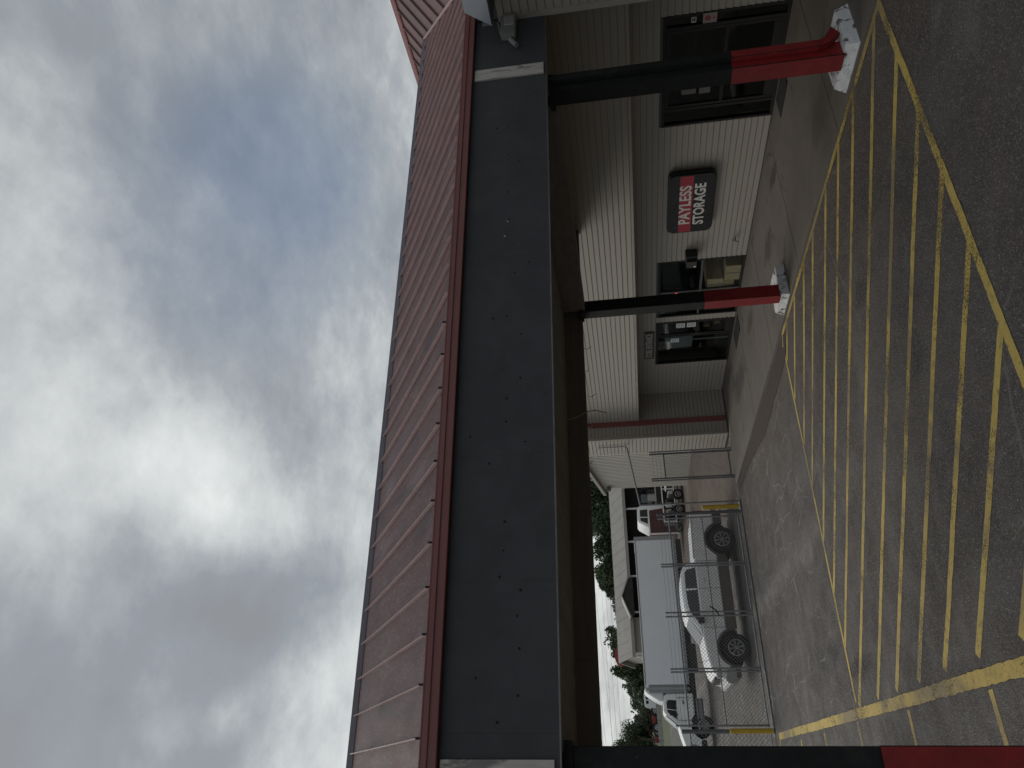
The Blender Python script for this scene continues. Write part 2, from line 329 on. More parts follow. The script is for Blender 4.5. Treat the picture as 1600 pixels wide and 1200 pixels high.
# ------------------------------------------------------------------ mesh helpers
class MB:
    def __init__(s): s.v = []; s.f = []; s.mi = []
    def add(s, vs, fs, mi=0):
        o = len(s.v); s.v += [tuple(v) for v in vs]; s.f += [tuple(i+o for i in f) for f in fs]; s.mi += [mi]*len(fs); return s
    def box(s, x0, x1, y0, y1, z0, z1, mi=0):
        v = [(x, y, z) for x in (x0, x1) for y in (y0, y1) for z in (z0, z1)]
        return s.add(v, [(0, 1, 3, 2), (4, 6, 7, 5), (0, 4, 5, 1), (2, 3, 7, 6), (0, 2, 6, 4), (1, 5, 7, 3)], mi)
    def bar(s, a, b, r, r2=None, n=8, mi=0, cap=True):
        a = Vector(a); b = Vector(b); r2 = r if r2 is None else r2
        d = (b-a).normalized(); u = d.orthogonal().normalized(); w_ = d.cross(u)
        vs = []
        for p, q in ((a, r), (b, r2)):
            vs += [p+(u*math.cos(2*math.pi*i/n)+w_*math.sin(2*math.pi*i/n))*q for i in range(n)]
        fs = [(i, (i+1) % n, n+(i+1) % n, n+i) for i in range(n)]
        if cap: fs += [tuple(range(n))[::-1], tuple(range(n, 2*n))]
        return s.add(vs, fs, mi)
    def path(s, pts, r, n=6, mi=0):
        for a, b in zip(pts[:-1], pts[1:]): s.bar(a, b, r, n=n, mi=mi)
        return s
    def prism(s, poly, axis, a0, a1, mi=0, inset=None):
        # poly: 2D points; axis 'y': points are (x,z) extruded from y=a0 to a1; 'x': (y,z); 'z': (x,y)
        def P(p, a):
            if axis == 'y': return (p[0], a, p[1])
            if axis == 'x': return (a, p[0], p[1])
            return (p[0], p[1], a)
        n = len(poly); vs = [P(p, a0) for p in poly]+[P(p, a1) for p in poly]
        fs = [(i, (i+1) % n, n+(i+1) % n, n+i) for i in range(n)]+[tuple(range(n))[::-1], tuple(range(n, 2*n))]
        return s.add(vs, fs, mi)
    def build(s, name, mats, parent=None, bevel=0, smooth=False, seg=2):
        me = bpy.data.meshes.new(name); me.from_pydata(s.v, [], s.f)
        ms = mats if isinstance(mats, (list, tuple)) else [mats]
        for q in ms: me.materials.append(M[q] if isinstance(q, str) else q)
        for p, i in zip(me.polygons, s.mi): p.material_index = i
        b = bmesh.new(); b.from_mesh(me); bmesh.ops.recalc_face_normals(b, faces=b.faces)
        if bevel:
            es = [e for e in b.edges if len(e.link_faces) == 2 and e.calc_face_angle(0) > .5]
            bmesh.ops.bevel(b, geom=es, offset=bevel, segments=seg, affect='EDGES', clamp_overlap=True)
        b.to_mesh(me); b.free()
        if smooth:
            for p in me.polygons: p.use_smooth = True
            try: me.set_sharp_from_angle(angle=R_(35))
            except Exception: pass
        return link(name, me, parent)
def link(name, me, parent=None):
    o = bpy.data.objects.new(name, me); C.objects.link(o)
    if parent is not None:
        o.parent = parent
    return o
def sub(name, mb, mats, parent, root, **k):
    o = mb.build(name, mats, None, **k); o.parent = parent
    o.matrix_parent_inverse = (parent.matrix_parent_inverse if parent.parent else Matrix.Translation(parent.location).inverted()) if False else Matrix.Identity(4)
    return o
def tag(o, label=None, cat=None, group=None, kind=None):
    if label: o['label'] = label
    if cat: o['category'] = cat
    if group: o['group'] = group
    if kind: o['kind'] = kind
    return o
def empty(name, label, cat, group=None):
    # origin of every thing root is left at the world origin so its parts carry plain coordinates
    o = bpy.data.objects.new(name, None); C.objects.link(o); o.empty_display_size = .3
    return tag(o, label, cat, group)
def copy_tree(o, parent=None):
    c = o.copy(); C.objects.link(c)
    if parent: c.parent = parent
    for ch in list(o.children): copy_tree(ch, c)
    return c
def text(name, body, size, mat_, M4, parent, xs=1.0, bold=.0, depth=.006, align='CENTER', fit=0):
    cu = bpy.data.curves.new(name, 'FONT'); cu.body = body; cu.size = size; cu.align_x = align; cu.align_y = 'CENTER'
    cu.extrude = depth; cu.offset = bold; cu.space_character = 1.0+bold*2/size*.6
    t = bpy.data.objects.new(name, cu); C.objects.link(t); bpy.context.view_layer.update()
    me = bpy.data.meshes.new_from_object(t.evaluated_get(bpy.context.evaluated_depsgraph_get()))
    bpy.data.objects.remove(t); me.materials.clear(); me.materials.append(M[mat_])
    if xs > 1.5 or fit:
        w0 = max(v.co.x for v in me.vertices)-min(v.co.x for v in me.vertices); xs = fit/w0
    me.transform(M4 @ Matrix.Diagonal((xs, 1, 1, 1)))
    return link(name, me, parent)
def face_minus_x(x, y, z):
    # text standing on a wall that faces -X, reading towards -Y (left to right for the viewer)
    m = Matrix(((0, 0, -1, x), (-1, 0, 0, y), (0, 1, 0, z), (0, 0, 0, 1))); return m
def face_minus_y(x, y, z):
    return Matrix(((1, 0, 0, x), (0, 0, -1, y), (0, 1, 0, z), (0, 0, 0, 1)))

# ------------------------------------------------------------------ ground
g = MB(); g.add([(-900, -500, 0), (900, -500, 0), (900, 1500, 0), (-900, 1500, 0)], [(0, 1, 2, 3)])
ground = tag(g.build('ground', 'asphalt'), 'dark worn asphalt lot with pale cracks and dusty streaks', kind='structure')
def sheet(name, pts, z, m_, label):
    b = MB(); b.add([(x, y, z) for x, y in pts], [tuple(range(len(pts)))]); return tag(b.build(name, m_), label, kind='structure')
sheet('gravel_yard', [(7.9, 21.9), (9.6, 21.9), (9.9, 23), (30, 23), (40, 52), (12.5, 48), (9.4, 32)], .004, 'gravelm', 'brown wet gravel yard behind the chain link fence')
sheet('grass_strip', [(-60, 102), (7.6, 102), (14.6, 144.9), (-60, 144.9)], .004, 'grassm', 'green grass strip beside the far road')
sheet('grass_field', [(-300, 152), (300, 152), (300, 900), (-300, 900)], .004, 'grassm', 'grass beyond the far road')
sheet('road', [(-60, 54), (5.0, 54), (7.0, 100), (-60, 100)], .010, 'roadm', 'grey road beyond the parked trucks')
wk = MB(); wk.box(8.12, 11.6, 4.6, 21.38, -.05, .03)
walkway = tag(wk.build('walkway', 'walk', bevel=.006), 'grey concrete walkway under the porch with dark damp stains', kind='structure')
for y in (7.8, 10.85, 13.9, 16.95): # tooled joints between the poured bays
    MB().box(8.125, 11.38, y, y+.012, .0305, .0335).build('joint', 'siding_back', walkway)
db = MB(); db.add([(8.07, 13.2, .008), (8.10, 21.3, .008), (7.82, 21.3, .008), (7.72, 19, .008), (7.36, 16.2, .008), (7.55, 13.1, .008), (7.9, 12.6, .008)], [tuple(range(7))])
tag(db.build('dirt_strip', mat('dark_brown_dirt', (.065, .048, .04), .95, world=True, var=.25, vscale=8, bump=.6, bscale=40)), 'dark brown dirt strip along the edge of the walkway', kind='structure')

# painted markings: parts of the ground, 4 mm above it
def stripe(a, b, wd, z=.003, jit=.004, mname='line'):
    a = Vector((*a, 0)); b = Vector((*b, 0)); d = b-a; n = max(2, int(d.length/.06)); p = Vector((-d.y, d.x, 0)).normalized()
    vs = []; fs = []; e1 = e2 = 0; off = 0
    for i in range(n+1):
        q = a+d*(i/n); e1 = random.uniform(-jit, jit); e2 = random.uniform(-jit, jit); off = off*.94+random.uniform(-.0022, .0022)
        vs += [tuple(q+p*(wd/2+e1+off)+Vector((0, 0, z))), tuple(q-p*(wd/2+e2-off)+Vector((0, 0, z)))]
    fs = [(2*i, 2*i+1, 2*i+3, 2*i+2) for i in range(n)]
    return MB().add(vs, fs).build('painted_line', mname, ground)
sums = [7.5, 8.45, 9.42, 10.35, 11.25, 12.15, 13.06, 14.1, 15.12, 15.99, 16.86, 17.86, 18.66, 19.6, 20.45]
XL0, XR0, YN0, YF0 = 1.16, 8.03, 5.87, 13.02
for s in sums:
    x0 = min(XR0-.02, s-YN0); y0 = s-x0; y1 = min(YF0-.02, s-XL0-.06); x1 = s-y1
    stripe((x0, y0), (x1, y1), .105, .003)
stripe((XR0+.06, YN0), (-1.0, 5.80), .115, .005)
stripe((XR0, 4.2), (XR0, 13.0), .10, .007, .005)
stripe((7.75, YF0+.05), (1.28, YF0), .09, .005)
stripe((8.0, 12.95), (7.82, 13.1), .07, .009)
stripe((1.30, 20.72), (1.0, 7.2), .155, .009, .008); stripe((1.0, 7.2), (.95, 5.4), .155, .009, .008)
for x, y in ((1.30, 20.75), (1.15, 18.03), (1.12, 15.65), (1.12, 13.15), (1.04, 10.65), (.99, 8.13), (.9, 5.6)):
    stripe((x-.08, y), (x-5.4, y-.05), .10, .003)

# ------------------------------------------------------------------ storage building
bld = empty('storage_building', 'long beige lap-sided storage office building with recessed porch under red metal roof', 'building')
PITCH = .1175
lapme = None
def lap_mesh():
    global lapme
    if lapme: return lapme
    b = MB(); b.prism([(0, .007), (.017, .007), (.0185, .016), (.006, PITCH), (0, PITCH)], 'x', 0, 1)
    o = b.build('siding_board', 'siding'); lapme = o.data; bpy.data.objects.remove(o); return lapme
def siding(parent, org, d, length, z0, z1, holes=()):
    """boards start at org, run along d; outward normal is d rotated so that boards face the open side"""
    me = lap_mesh(); d = Vector(d).normalized(); nrm = Vector((d.y, -d.x, 0))
    z = z0
    while z < z1-.02:
        segs = [(0, length)]
        for (a, b, h0, h1) in holes:
            if z+PITCH > h0+.01 and z < h1-.01:
                ns = []
                for (p, q) in segs:
                    if a > p: ns.append((p, min(a, q)))
                    if b < q: ns.append((max(b, p), q))
                segs = [(p, q) for p, q in ns if q-p > .02]
        for (p, q) in segs:
            o = bpy.data.objects.new('siding_board', me); C.objects.link(o); o.parent = parent
            s = min(1, (z1-z)/PITCH)
            X = d*(q-p); Yv = nrm
            mm = Matrix(((X.x, Yv.x, 0, org[0]+d.x*p), (X.y, Yv.y, 0, org[1]+d.y*p), (0, 0, s, z), (0, 0, 0, 1)))
            o.matrix_world = mm
        z += PITCH
XW, XP, XB, XE = 11.39, 10.45, 9.57, 9.85
# openings in the recessed wall, (Y0, Y1, z0, z1)
OP = [(8.03, 10.40, .03, 2.11), (14.61, 17.02, .03, 2.11), (17.26, 19.53, .03, 2.14)]
wall = MB()
ys = [6.0]+[v for o in OP for v in o[:2]]+[21.5]
for i in range(0, len(ys), 2): wall.box(XW, XW+.16, ys[i], ys[i+1], 0, 2.9)
for o in OP: wall.box(XW, XW+.16, o[0], o[1], o[3], 2.9)
wall.box(XW+4, XW+4.1, 6, 21.5, 0, 2.9)           # back of the shop interior
wall.box(XW+.16, XW+4, 6, 21.5, 2.86, 2.9); wall.box(XW+.16, XW+4, 12.2, 12.3, 0, 2.86)
wall.box(XW+.16, XW+4, 5.9, 6.0, 0, 2.9); wall.box(XW+.16, XW+4, 21.5, 21.6, 0, 2.9)
wall.build('wall', 'siding_back', bld)
MB().box(XW+.16, XW+4, 6, 21.5, -.02, .028).build('floor', mat('shop_floor', (.10, .09, .08), .6), bld)
siding(bld, (XW, 21.4, 0), (0, -1, 0), 21.4-6.47, .04, 2.76, [(21.4-b, 21.4-a, -1, h) for a, b, _, h in OP])
# header wall over the porch, its soffit, the return wall and the end wall
MB().box(XP, XP+.12, 6.47, 21.4, 2.75, 5.2).build('header_wall', 'siding_back', bld)
siding(bld, (XP, 21.38, 0), (0, -1, 0), 21.38-6.49, 2.79, 4.7)
MB().box(XP-.025, XP+.02, 6.49, 21.38, 2.735, 2.79).build('header_trim', 'trimboard', bld, bevel=.004)
MB().box(XP+.02, XW, 6.49, 21.38, 2.76, 2.79).build('porch_ceiling', 'soffit', bld)
for k in range(1, 50):
    if k*.3+6.49 < 21.3: MB().box(XP+.03, XW-.02, 6.49+k*.3, 6.50+k*.3, 2.752, 2.7605).build('ceiling_batten', 'soffit', bld)
MB().box(XE, XW+.2, 21.42, 21.56, 0, 5.2).build('return_wall', 'siding_back', bld)
siding(bld, (XE, 21.42, 0), (1, 0, 0), XW-XE, .04, 4.7)
MB().box(10.27, 10.44, 21.365, 21.40, .02, 4.7).build('corner_trim', 'redtrim', bld, bevel=.004)
MB().box(XE+.01, XE+.16, 21.56, 22.6, 0, 5.2).build('end_wall', 'siding_back', bld)
siding(bld, (XE, 22.6, 0), (0, -1, 0), 1.18, .04, 4.7)
MB().box(XE-.028, XE+.06, 21.375, 21.42, .0, 4.7).box(XE-.028, XE+.0, 21.42, 21.47, 0, 4.7).build('corner_board', 'trimboard', bld, bevel=.003)
MB().box(XE+.02, XW+.5, 21.30, 21.40, .031, .05).box(XE-.05, XE+.02, 21.30, 22.4, .0, .06).build('base_flashing', 'darkwood', bld)
# near block with full height wall
MB().box(XB, 12.5, 1.5, 6.42, 0, 4.9).build('near_wall', 'siding_back', bld)
siding(bld, (XB, 6.38, 0), (0, -1, 0), 4.5, .04, 4.6)
MB().box(XB-.03, XB+.08, 6.37, 6.46, 0, 4.6).build('corner_board', 'trimboard', bld, bevel=.004)
# eave box of the near block
MB().prism([(6.10, 4.62), (5.86, 4.94), (1.5, 4.94), (1.5, 4.62)], 'x', 8.96, 9.0).build('eave_fascia', 'purple', bld)
MB().box(9.0, XB, 1.5, 6.10, 4.61, 4.63).box(9.0, XB, 6.08, 6.12, 4.6, 4.75).build('eave_soffit', 'purlin', bld)
for k in range(9): MB().box(9.03+k*.06, 9.04+k*.06, 1.6, 6.06, 4.600, 4.6105).build('soffit_rib', 'purlin', bld)
MB().prism([(9.0, 4.94), (10.7, 5.05), (10.7, 5.0), (9.0, 4.90)], 'y', 1.5, 5.84).build('low_roof', 'metroof', bld)

# main red roof
S = 7/12
ZA, XA = 6.708, 13.574
def zm(x): return ZA+S*.99*(x-XA)
mr_ = MB()
RX0, RX1 = 10.6, 14.93
def quadroof(b, pts, t=.03):
    n = len(pts); vs = list(pts)+[(x, y, z-t) for x, y, z in pts]
    b.add(vs, [tuple(range(n)), tuple(range(2*n-1, n-1, -1))]+[(i, n+i, n+(i+1) % n, (i+1) % n) for i in range(n)])
SP = .41
y = 2.0; k = 0
while y < 22.2:
    y2 = y+SP
    b = MB()
    def vx(yy):   # lower end of the main slope: follows the two valleys of the canopy roof
        if yy < 6.45: return RX0
        if yy <= 9.309: return yy+4.265
        if yy < 12.17: return 22.883-yy
        return RX0
    quadroof(b, [(vx(y), y, zm(vx(y))), (RX1, y, zm(RX1)), (RX1, y2, zm(RX1)), (vx(y2), y2, zm(vx(y2)))])
    b.build('roof_panel', 'roof2', bld)
    x0 = vx(y)
    b = MB(); b.prism([(x0+.03, zm(x0+.03)), (RX1, zm(RX1)), (RX1, zm(RX1)+.045), (x0+.03, zm(x0+.03)+.045)], 'y', y-.012, y+.012)
    b.build('roof_seam', 'roof2', bld)
    y = y2
MB().prism([(RX1-.16, zm(RX1-.16)+.05), (RX1, zm(RX1)+.08), (RX1+.16, zm(RX1-.16)+.05), (RX1+.16, zm(RX1-.16)+.02), (RX1-.16, zm(RX1-.16)+.02)], 'y', 2, 22.2).build('ridge_cap', 'redtrim', bld)
b = MB(); quadroof(b, [(RX1, 2, zm(RX1)), (19.3, 2, 4.9), (19.3, 22.2, 4.9), (RX1, 22.2, zm(RX1))]); b.build('rear_slope', 'roof2', bld)
MB().box(XP-.3, XP+.1, 12.4, 22.0, 4.75, 5.0).build('eave_trim', 'redtrim', bld)
# valley flashing
vb = MB(); vb.bar((10.75, 6.47, 5.09), (13.574, 9.309, 6.73), .035, n=6); vb.build('valley_flashing', 'seam', bld)

# storefront frames and glazing
def frame_rect(b, x0, x1, y0, y1, z0, z1, w_):
    b.box(x0, x1, y0, y0+w_, z0, z1); b.box(x0, x1, y1-w_, y1, z0, z1); b.box(x0, x1, y0+w_, y1-w_, z0, z0+w_); b.box(x0, x1, y0+w_, y1-w_, z1-w_, z1)
# far window: four panes
fr = MB(); o = OP[1]; frame_rect(fr, XW-.02, XW+.07, o[0], o[1], .03, o[3], .055)
wf = fr.build('window_frame', 'darkframe', bld, bevel=.004)
sub('mullion', MB().box(XW-.01, XW+.06, 15.89, 15.94, .085, 2.055), 'alu', wf, bld)
sub('mullion', MB().box(XW-.008, XW+.062, o[0]+.055, 15.89, 1.02, 1.07), 'alu', wf, bld)
sub('mullion', MB().box(XW-.008, XW+.062, 15.94, o[1]-.055, 1.02, 1.07), 'alu', wf, bld)
for y0, y1 in ((o[0]+.055, 15.89), (15.94, o[1]-.055)):
    for z0, z1 in ((.085, 1.02), (1.07, 2.055)): sub('pane', MB().box(XW+.02, XW+.026, y0, y1, z0, z1), 'glass', wf, bld)
# store door and its side light
fr = MB(); o = OP[2]; frame_rect(fr, XW-.02, XW+.07, o[0], o[1], .03, o[3], .055)
wf = fr.build('door_frame', 'darkframe', bld, bevel=.004)
sub('mullion', MB().box(XW-.012, XW+.062, 18.0, 18.06, .085, o[3]-.055), 'darkframe', wf, bld)
sub('pane', MB().box(XW+.02, XW+.026, 18.06, o[1]-.055, .085, o[3]-.055), 'glass', wf, bld)
def leaf(y0, y1, z1, hside):
    f = MB(); frame_rect(f, XW-.005, XW+.045, y0, y1, .05, z1, .06); f.box(XW-.004, XW+.044, y0+.06, y1-.06, 1.0, 1.06); f.box(XW-.003, XW+.043, y0+.06, y1-.06, .11, .26)
    d = f.build('door', 'darkframe', bld, bevel=.003)
    sub('pane', MB().box(XW+.018, XW+.024, y0+.06, y1-.06, .26, 1.0), 'glass', d, bld); sub('pane', MB().box(XW+.018, XW+.024, y0+.06, y1-.06, 1.06, z1-.06), 'glass', d, bld)
    hy = y0+.10 if hside < 0 else y1-.10
    h = MB(); h.path([(XW-.005, hy, .92), (XW-.06, hy, .92), (XW-.06, hy, 1.14), (XW-.005, hy, 1.14)], .011); sub('handle', h, 'alu', d, bld)
leaf(17.32, 17.99, 2.08, 1)
# double door of the near storefront with two side lights
fr = MB(); o = OP[0]; frame_rect(fr, XW-.02, XW+.07, o[0], o[1], .03, o[3], .055)
wf = fr.build('door_frame', 'darkframe', bld, bevel=.004)
for yy in (8.26, 9.98): sub('mullion', MB().box(XW-.012, XW+.062, yy, yy+.06, .085, o[3]-.055), 'darkframe', wf, bld)
sub('pane', MB().box(XW+.02, XW+.026, 8.085, 8.26, .085, 2.055), 'glass', wf, bld); sub('pane', MB().box(XW+.02, XW+.026, 10.04, 10.345, .085, 2.055), 'glass', wf, bld)
leaf(8.33, 9.14, 2.05, 1); leaf(9.15, 9.97, 2.05, -1)

# ------------------------------------------------------------------ drive-through canopy
cnp = empty('drive_through_canopy', 'red standing seam canopy roof with wide black fascia on black and red posts', 'canopy')
XLc = -.62; YN, YR, YFa = 6.42, 9.309, 12.198
ZE = 5.04
def zc(y): return ZE+(ZA-ZE)*(y-YN)/(YR-YN) if y <= YR else ZA-(ZA-ZE)*(y-YR)/(YR-YN)
seamx = [.397+.4125*i for i in range(-3, 33)]
prev = XLc
def lowY(x): return YN if x < 10.685 else min(YR, x-4.265)
xs = [XLc]+[x for x in seamx if x > XLc+.1]+[13.574]
for i in range(len(xs)-1):
    a, b_ = xs[i], xs[i+1]
    bb = MB(); pts = [(a, lowY(a), zc(lowY(a))), (b_, lowY(b_), zc(lowY(b_))), (b_, YR, ZA), (a, YR, ZA)]
    if b_ > 13.5: pts = [(a, lowY(a), zc(lowY(a))), (b_, YR, ZA), (a, YR, ZA)]
    quadroof(bb, pts, .025); bb.build('roof_panel', 'roof', cnp)
    if i:
        ly = lowY(a)+.09
        sb = MB(); sb.prism([(ly, zc(ly)), (YR, ZA), (YR, ZA+.04), (ly, zc(ly)+.04)], 'x', a-.0055, a+.0055)
        sb.build('roof_seam', 'seam', cnp)
        eb = MB()
        if a > 4.6: continue
        eb.box(a-.009, a+.009, ly-.018, ly-.001, zc(ly)-.004, zc(ly)+.05)
        eb.build('seam_end', 'black', cnp)
bb = MB(); quadroof(bb, [(XLc, YR, ZA), (13.574, YR, ZA), (10.7, YFa, ZE), (XLc, YFa, ZE)], .025); bb.build('rear_roof_slope', 'roof', cnp)
MB().prism([(YR-.10, zc(YR-.1)+.012), (YR, ZA+.06), (YR+.10, zc(YR-.1)+.012), (YR+.1, zc(YR-.1)-.0), (YR-.1, zc(YR-.1)-.0)], 'x', XLc, 13.5).build('ridge_cap', 'bluetrim', cnp)
MB().box(XLc, 10.42, 6.375, 6.44, 4.925, 5.035).box(XLc, 10.42, 6.36, 6.375, 5.0, 5.05).box(XLc, 10.42, 6.36, 6.45, 5.05, 5.066).build('eave_trim', 'redtrim', cnp, bevel=.004)
MB().box(XLc, 10.42, 12.21, 12.28, 4.86, 5.05).build('eave_trim', 'redtrim', cnp)
# fascia boards, 1.22 m wide
x = XLc; n_ = 0
while x < 10.42:
    x2 = min(10.42, x+1.05 if n_ == 0 else x+1.22)
    MB().box(x+.0005, x2-.0005, 6.45, 6.47, 3.945, 4.924).build('fascia_board', 'stucco', cnp, bevel=.0006, seg=1)
    x = x2; n_ += 1
MB().box(XLc, 10.42, 6.471, 6.62, 3.95, 4.93).build('near_beam', 'beam', cnp)
MB().box(XLc, 9.5, 6.444, 6.50, 3.930, 3.944).build('drip_edge', 'galvdark', cnp)
x = XLc
while x < 10.4:
    x2 = min(10.42, x+1.22); MB().box(x+.002, x2-.002, 12.03, 12.05, 3.895, 4.93).build('inner_fascia_board', 'beam', cnp); x = x2
MB().box(XLc, 10.42, 12.051, 12.19, 3.90, 4.93).build('far_beam', 'beam', cnp)
MB().box(XLc, XLc+.15, 6.63, 12.02, 3.95, 4.93).build('end_beam', 'stucco', cnp)
x = XLc+.16
while x < 10.4:
    x2 = min(10.40, x+1.22); MB().box(x+.0006, x2-.0006, 6.63, 12.02, 4.25, 4.27).build('ceiling_board', 'ceil', cnp); x = x2
for x0 in (.10, 8.20):
    MB().box(x0, x0+.22, 6.89, 11.82, 3.83, 4.248).build('cross_beam', 'beam', cnp, bevel=.006)
def pier(name, x0, y0, x1, y1, h=.19, seed=0):
    random.seed(seed); b = bmesh.new()
    nx = 7; grid = []
    vs = []; ring = []
    for lvl, (ins, z) in enumerate(((-.01, 0), (.0, .05), (.015, h*.7), (.028, h*.97), (.06, h))):
        r = []
        P4 = [(x0+ins, y0+ins), (x1-ins, y0+ins), (x1-ins, y1-ins), (x0+ins, y1-ins)]
        for e in range(4):
            a, c = P4[e], P4[(e+1) % 4]
            for i in range(nx):
                t = i/nx; jx, jy = random.uniform(-.004, .004), random.uniform(-.004, .004)
                if i == 0 and lvl in (2, 3): jx += (.012 if e in (0, 3) else -.012); jy += (.012 if e in (0, 1) else -.012)
                r.append(b.verts.new((a[0]+(c[0]-a[0])*t+jx, a[1]+(c[1]-a[1])*t+jy, z+(random.uniform(-.003, .003) if lvl > 1 else 0))))
        ring.append(r)
    m_ = 4*nx
    for q, r in zip(ring[:-1], ring[1:]):
        for i in range(m_): b.faces.new((q[i], q[(i+1) % m_], r[(i+1) % m_], r[i]))
    b.faces.new(ring[-1])
    me = bpy.data.meshes.new(name); b.to_mesh(me); b.free(); me.materials.append(M['plinth'])
    return link(name, me, cnp)
def column(x0, y0, spout, zb, seed, ztop=3.9):
    b = MB(); W = .25
    # I-shaped box: outer skin with a recessed web on the sides
    b.box(x0, x0+W, y0, y0+W, zb, ztop, 0); b.box(x0-.004, x0+W+.004, y0-.004, y0+W+.004, .17, zb+.0, 1)
    col = b.build('column', ['black', 'redpost'], cnp, bevel=.008)
    MB().box(x0-.04, x0+W+.04, y0-.04, y0+W+.04, 3.86, 3.93).build('column_cap', 'black', cnp)
    if spout:
        s = MB(); sx0, sx1 = x0+.10, x0+.225
        s.box(sx0, sx1, y0-.085, y0-.006, zb, ztop, 0)
        s.box(sx0-.003, sx1+.003, y0-.089, y0-.005, .47, zb, 1)
        # kicked out foot
        s.add([(sx0-.003, y0-.089, .47), (sx1+.003, y0-.089, .47), (sx1+.003, y0-.005, .47), (sx0-.003, y0-.005, .47),
               (sx0+.035, y0-.092, .35), (sx1+.035, y0-.092, .39), (sx1+.035, y0-.006, .39), (sx0+.035, y0-.006, .35),
               (sx0+.20, y0-.095, .195), (sx1+.22, y0-.095, .275), (sx1+.22, y0-.008, .275), (sx0+.20, y0-.008, .195)],
              [(0, 1, 5, 4), (1, 2, 6, 5), (2, 3, 7, 6), (3, 0, 4, 7), (4, 5, 9, 8), (5, 6, 10, 9), (6, 7, 11, 10), (7, 4, 8, 11), (8, 9, 10, 11)], 1)
        s.build('downspout', ['black', 'redpost'], cnp, bevel=.006)
column(8.18, 6.635, True, 1.56, 1); pier('pier', 8.17, 6.48, 8.93, 7.24, .19, 3)
column(8.18, 11.815, False, 1.57, 2); pier('pier', 8.16, 11.77, 8.88, 12.46, .19, 5)
column(.10, 6.66, False, 1.50, 3); pier('pier', -.12, 6.50, .44, 7.1, .15, 9)
column(.04, 11.83, False, 1.50, 4); pier('pier', -.25, 11.77, .26, 12.3, .15, 11)
MB().box(8.32, 8.53, 6.425, 6.449, 3.97, 4.90).build('cover_board', 'oldwood', cnp, bevel=.003)
MB().box(.02, .24, 6.425, 6.449, 3.985, 4.905).build('cover_board', 'oldwood', cnp, bevel=.003)
# dents in the fascia, drawn as small black discs
dn_pts = [(1.69, 4.45), (1.57, 4.26), (1.35, 4.29), (1.08, 4.27), (.85, 4.64), (.71, 4.28), (.51, 4.45), (3.49, 4.41), (3.23, 4.41), (3.09, 4.77), (3.0, 4.22), (2.79, 4.57), (2.2, 4.41), (1.93, 4.42), (5.85, 4.41), (5.63, 4.44), (5.2, 4.18), (5.07, 4.34), (4.48, 4.57), (4.5, 4.42), (4.25, 4.26), (3.72, 4.27), (7.41, 4.43), (7.4, 4.58), (6.91, 4.44), (6.79, 4.29), (6.29, 4.43)]
for i, (x, z) in enumerate(dn_pts):
    b = MB(); b.bar((x, 6.4495, z), (x, 6.4475, z), .011+.005*random.random(), .008, n=10); b.build('dent_disc', 'black', cnp)
    if i in (14, 15):
        MB().prism([(x-.03, z+.012), (x-.018, z+.03), (x-.006, z+.022), (x-.02, z+.002)], 'y', 6.4492, 6.4478).build('paint_chip', 'oldwood', cnp)

# hanging dead vine and shreds under the far beam
def strand(pts, r, name, mname, label, cat, group=None):
    b = MB(); P = []
    for i in range(len(pts)-1):
        for k in range(5):
            t = k/5; P.append(tuple(pts[i][j]*(1-t)+pts[i+1][j]*t+random.uniform(-1, 1)*r*.25 for j in range(3)))
    P.append(pts[-1]); b.path(P, r, 5); o = b.build(name, mname); return tag(o, label, cat, group)
strand([(5.782, 11.6, 4.24)][:0]+[(5.782, 11.6, 4.259), (5.774, 11.6, 4.146), (5.827, 11.6, 4.009), (5.904, 11.6, 3.86), (5.92, 11.6, 3.724), (5.855, 11.6, 3.526)], .010, 'dead_vine', 'vine', 'pale dead vine dangling beneath the canopy ceiling', 'vine')
for i, (x, zz) in enumerate(((7.6, .16), (7.1, .10), (6.55, .2), (5.9, .12), (5.2, .08), (4.6, .10))):
    strand([(x, 12.2, 3.92), (x-.03, 12.22, 3.92-zz*.5), (x+.02, 12.2, 3.92-zz)], .006, 'dry_tendril', 'vine',
           ('longer ', 'short ', 'longest ', 'middle ', 'shortest ', 'leftmost ')[i]+'dry vine tendril hanging from the far canopy beam, '+('nearest the middle column', 'second from the middle column', 'third from the middle column', 'fourth from the middle column', 'above the red corner trim', 'farthest from the column')[i], 'vine', 'dry tendrils along the far canopy beam')

# ------------------------------------------------------------------ signs and small things on the wall
sg = empty('wall_sign', 'black box sign with red band and bold white PAYLESS STORAGE lettering', 'sign')
poly = []
def rrect(y0, y1, z0, z1, r, n=7):
    p = []
    for cy, cz, a0 in ((y1-r, z1-r, 0), (y0+r, z1-r, 90), (y0+r, z0+r, 180), (y1-r, z0+r, 270)):
        for k in range(n+1):
            a = R_(a0+90*k/n); p.append((cy+r*math.cos(a), cz+r*math.sin(a)))
    return p
b = MB(); b.prism(rrect(11.56, 13.42, .96, 1.96, .16), 'x', 11.22, 11.372); b.build('sign_body', 'signblack', sg, bevel=.035, seg=4, smooth=True)
MB().box(11.2175, 11.2199, 11.62, 13.36, 1.435, 1.715).build('red_band', 'signred', sg)
text('lettering', 'PAYLESS', .335, 'white', face_minus_x(11.2155, 12.50, 1.578), sg, bold=.009, depth=.002, fit=1.20)
text('lettering', 'STORAGE', .315, 'white', face_minus_x(11.2185, 12.50, 1.275), sg, bold=.009, depth=.002, fit=1.28)
se = empty('entrance_sign', 'dark plate over the far door reading STORE ENTRANCE in grey capitals', 'sign')
MB().box(11.345, 11.366, 17.68, 19.12, 2.19, 2.48).build('plate', 'plate', se, bevel=.004)
text('lettering', 'STORE ENTRANCE', .26, 'greyletter', face_minus_x(11.340, 18.40, 2.335), se, bold=.007, depth=.002, fit=1.28)
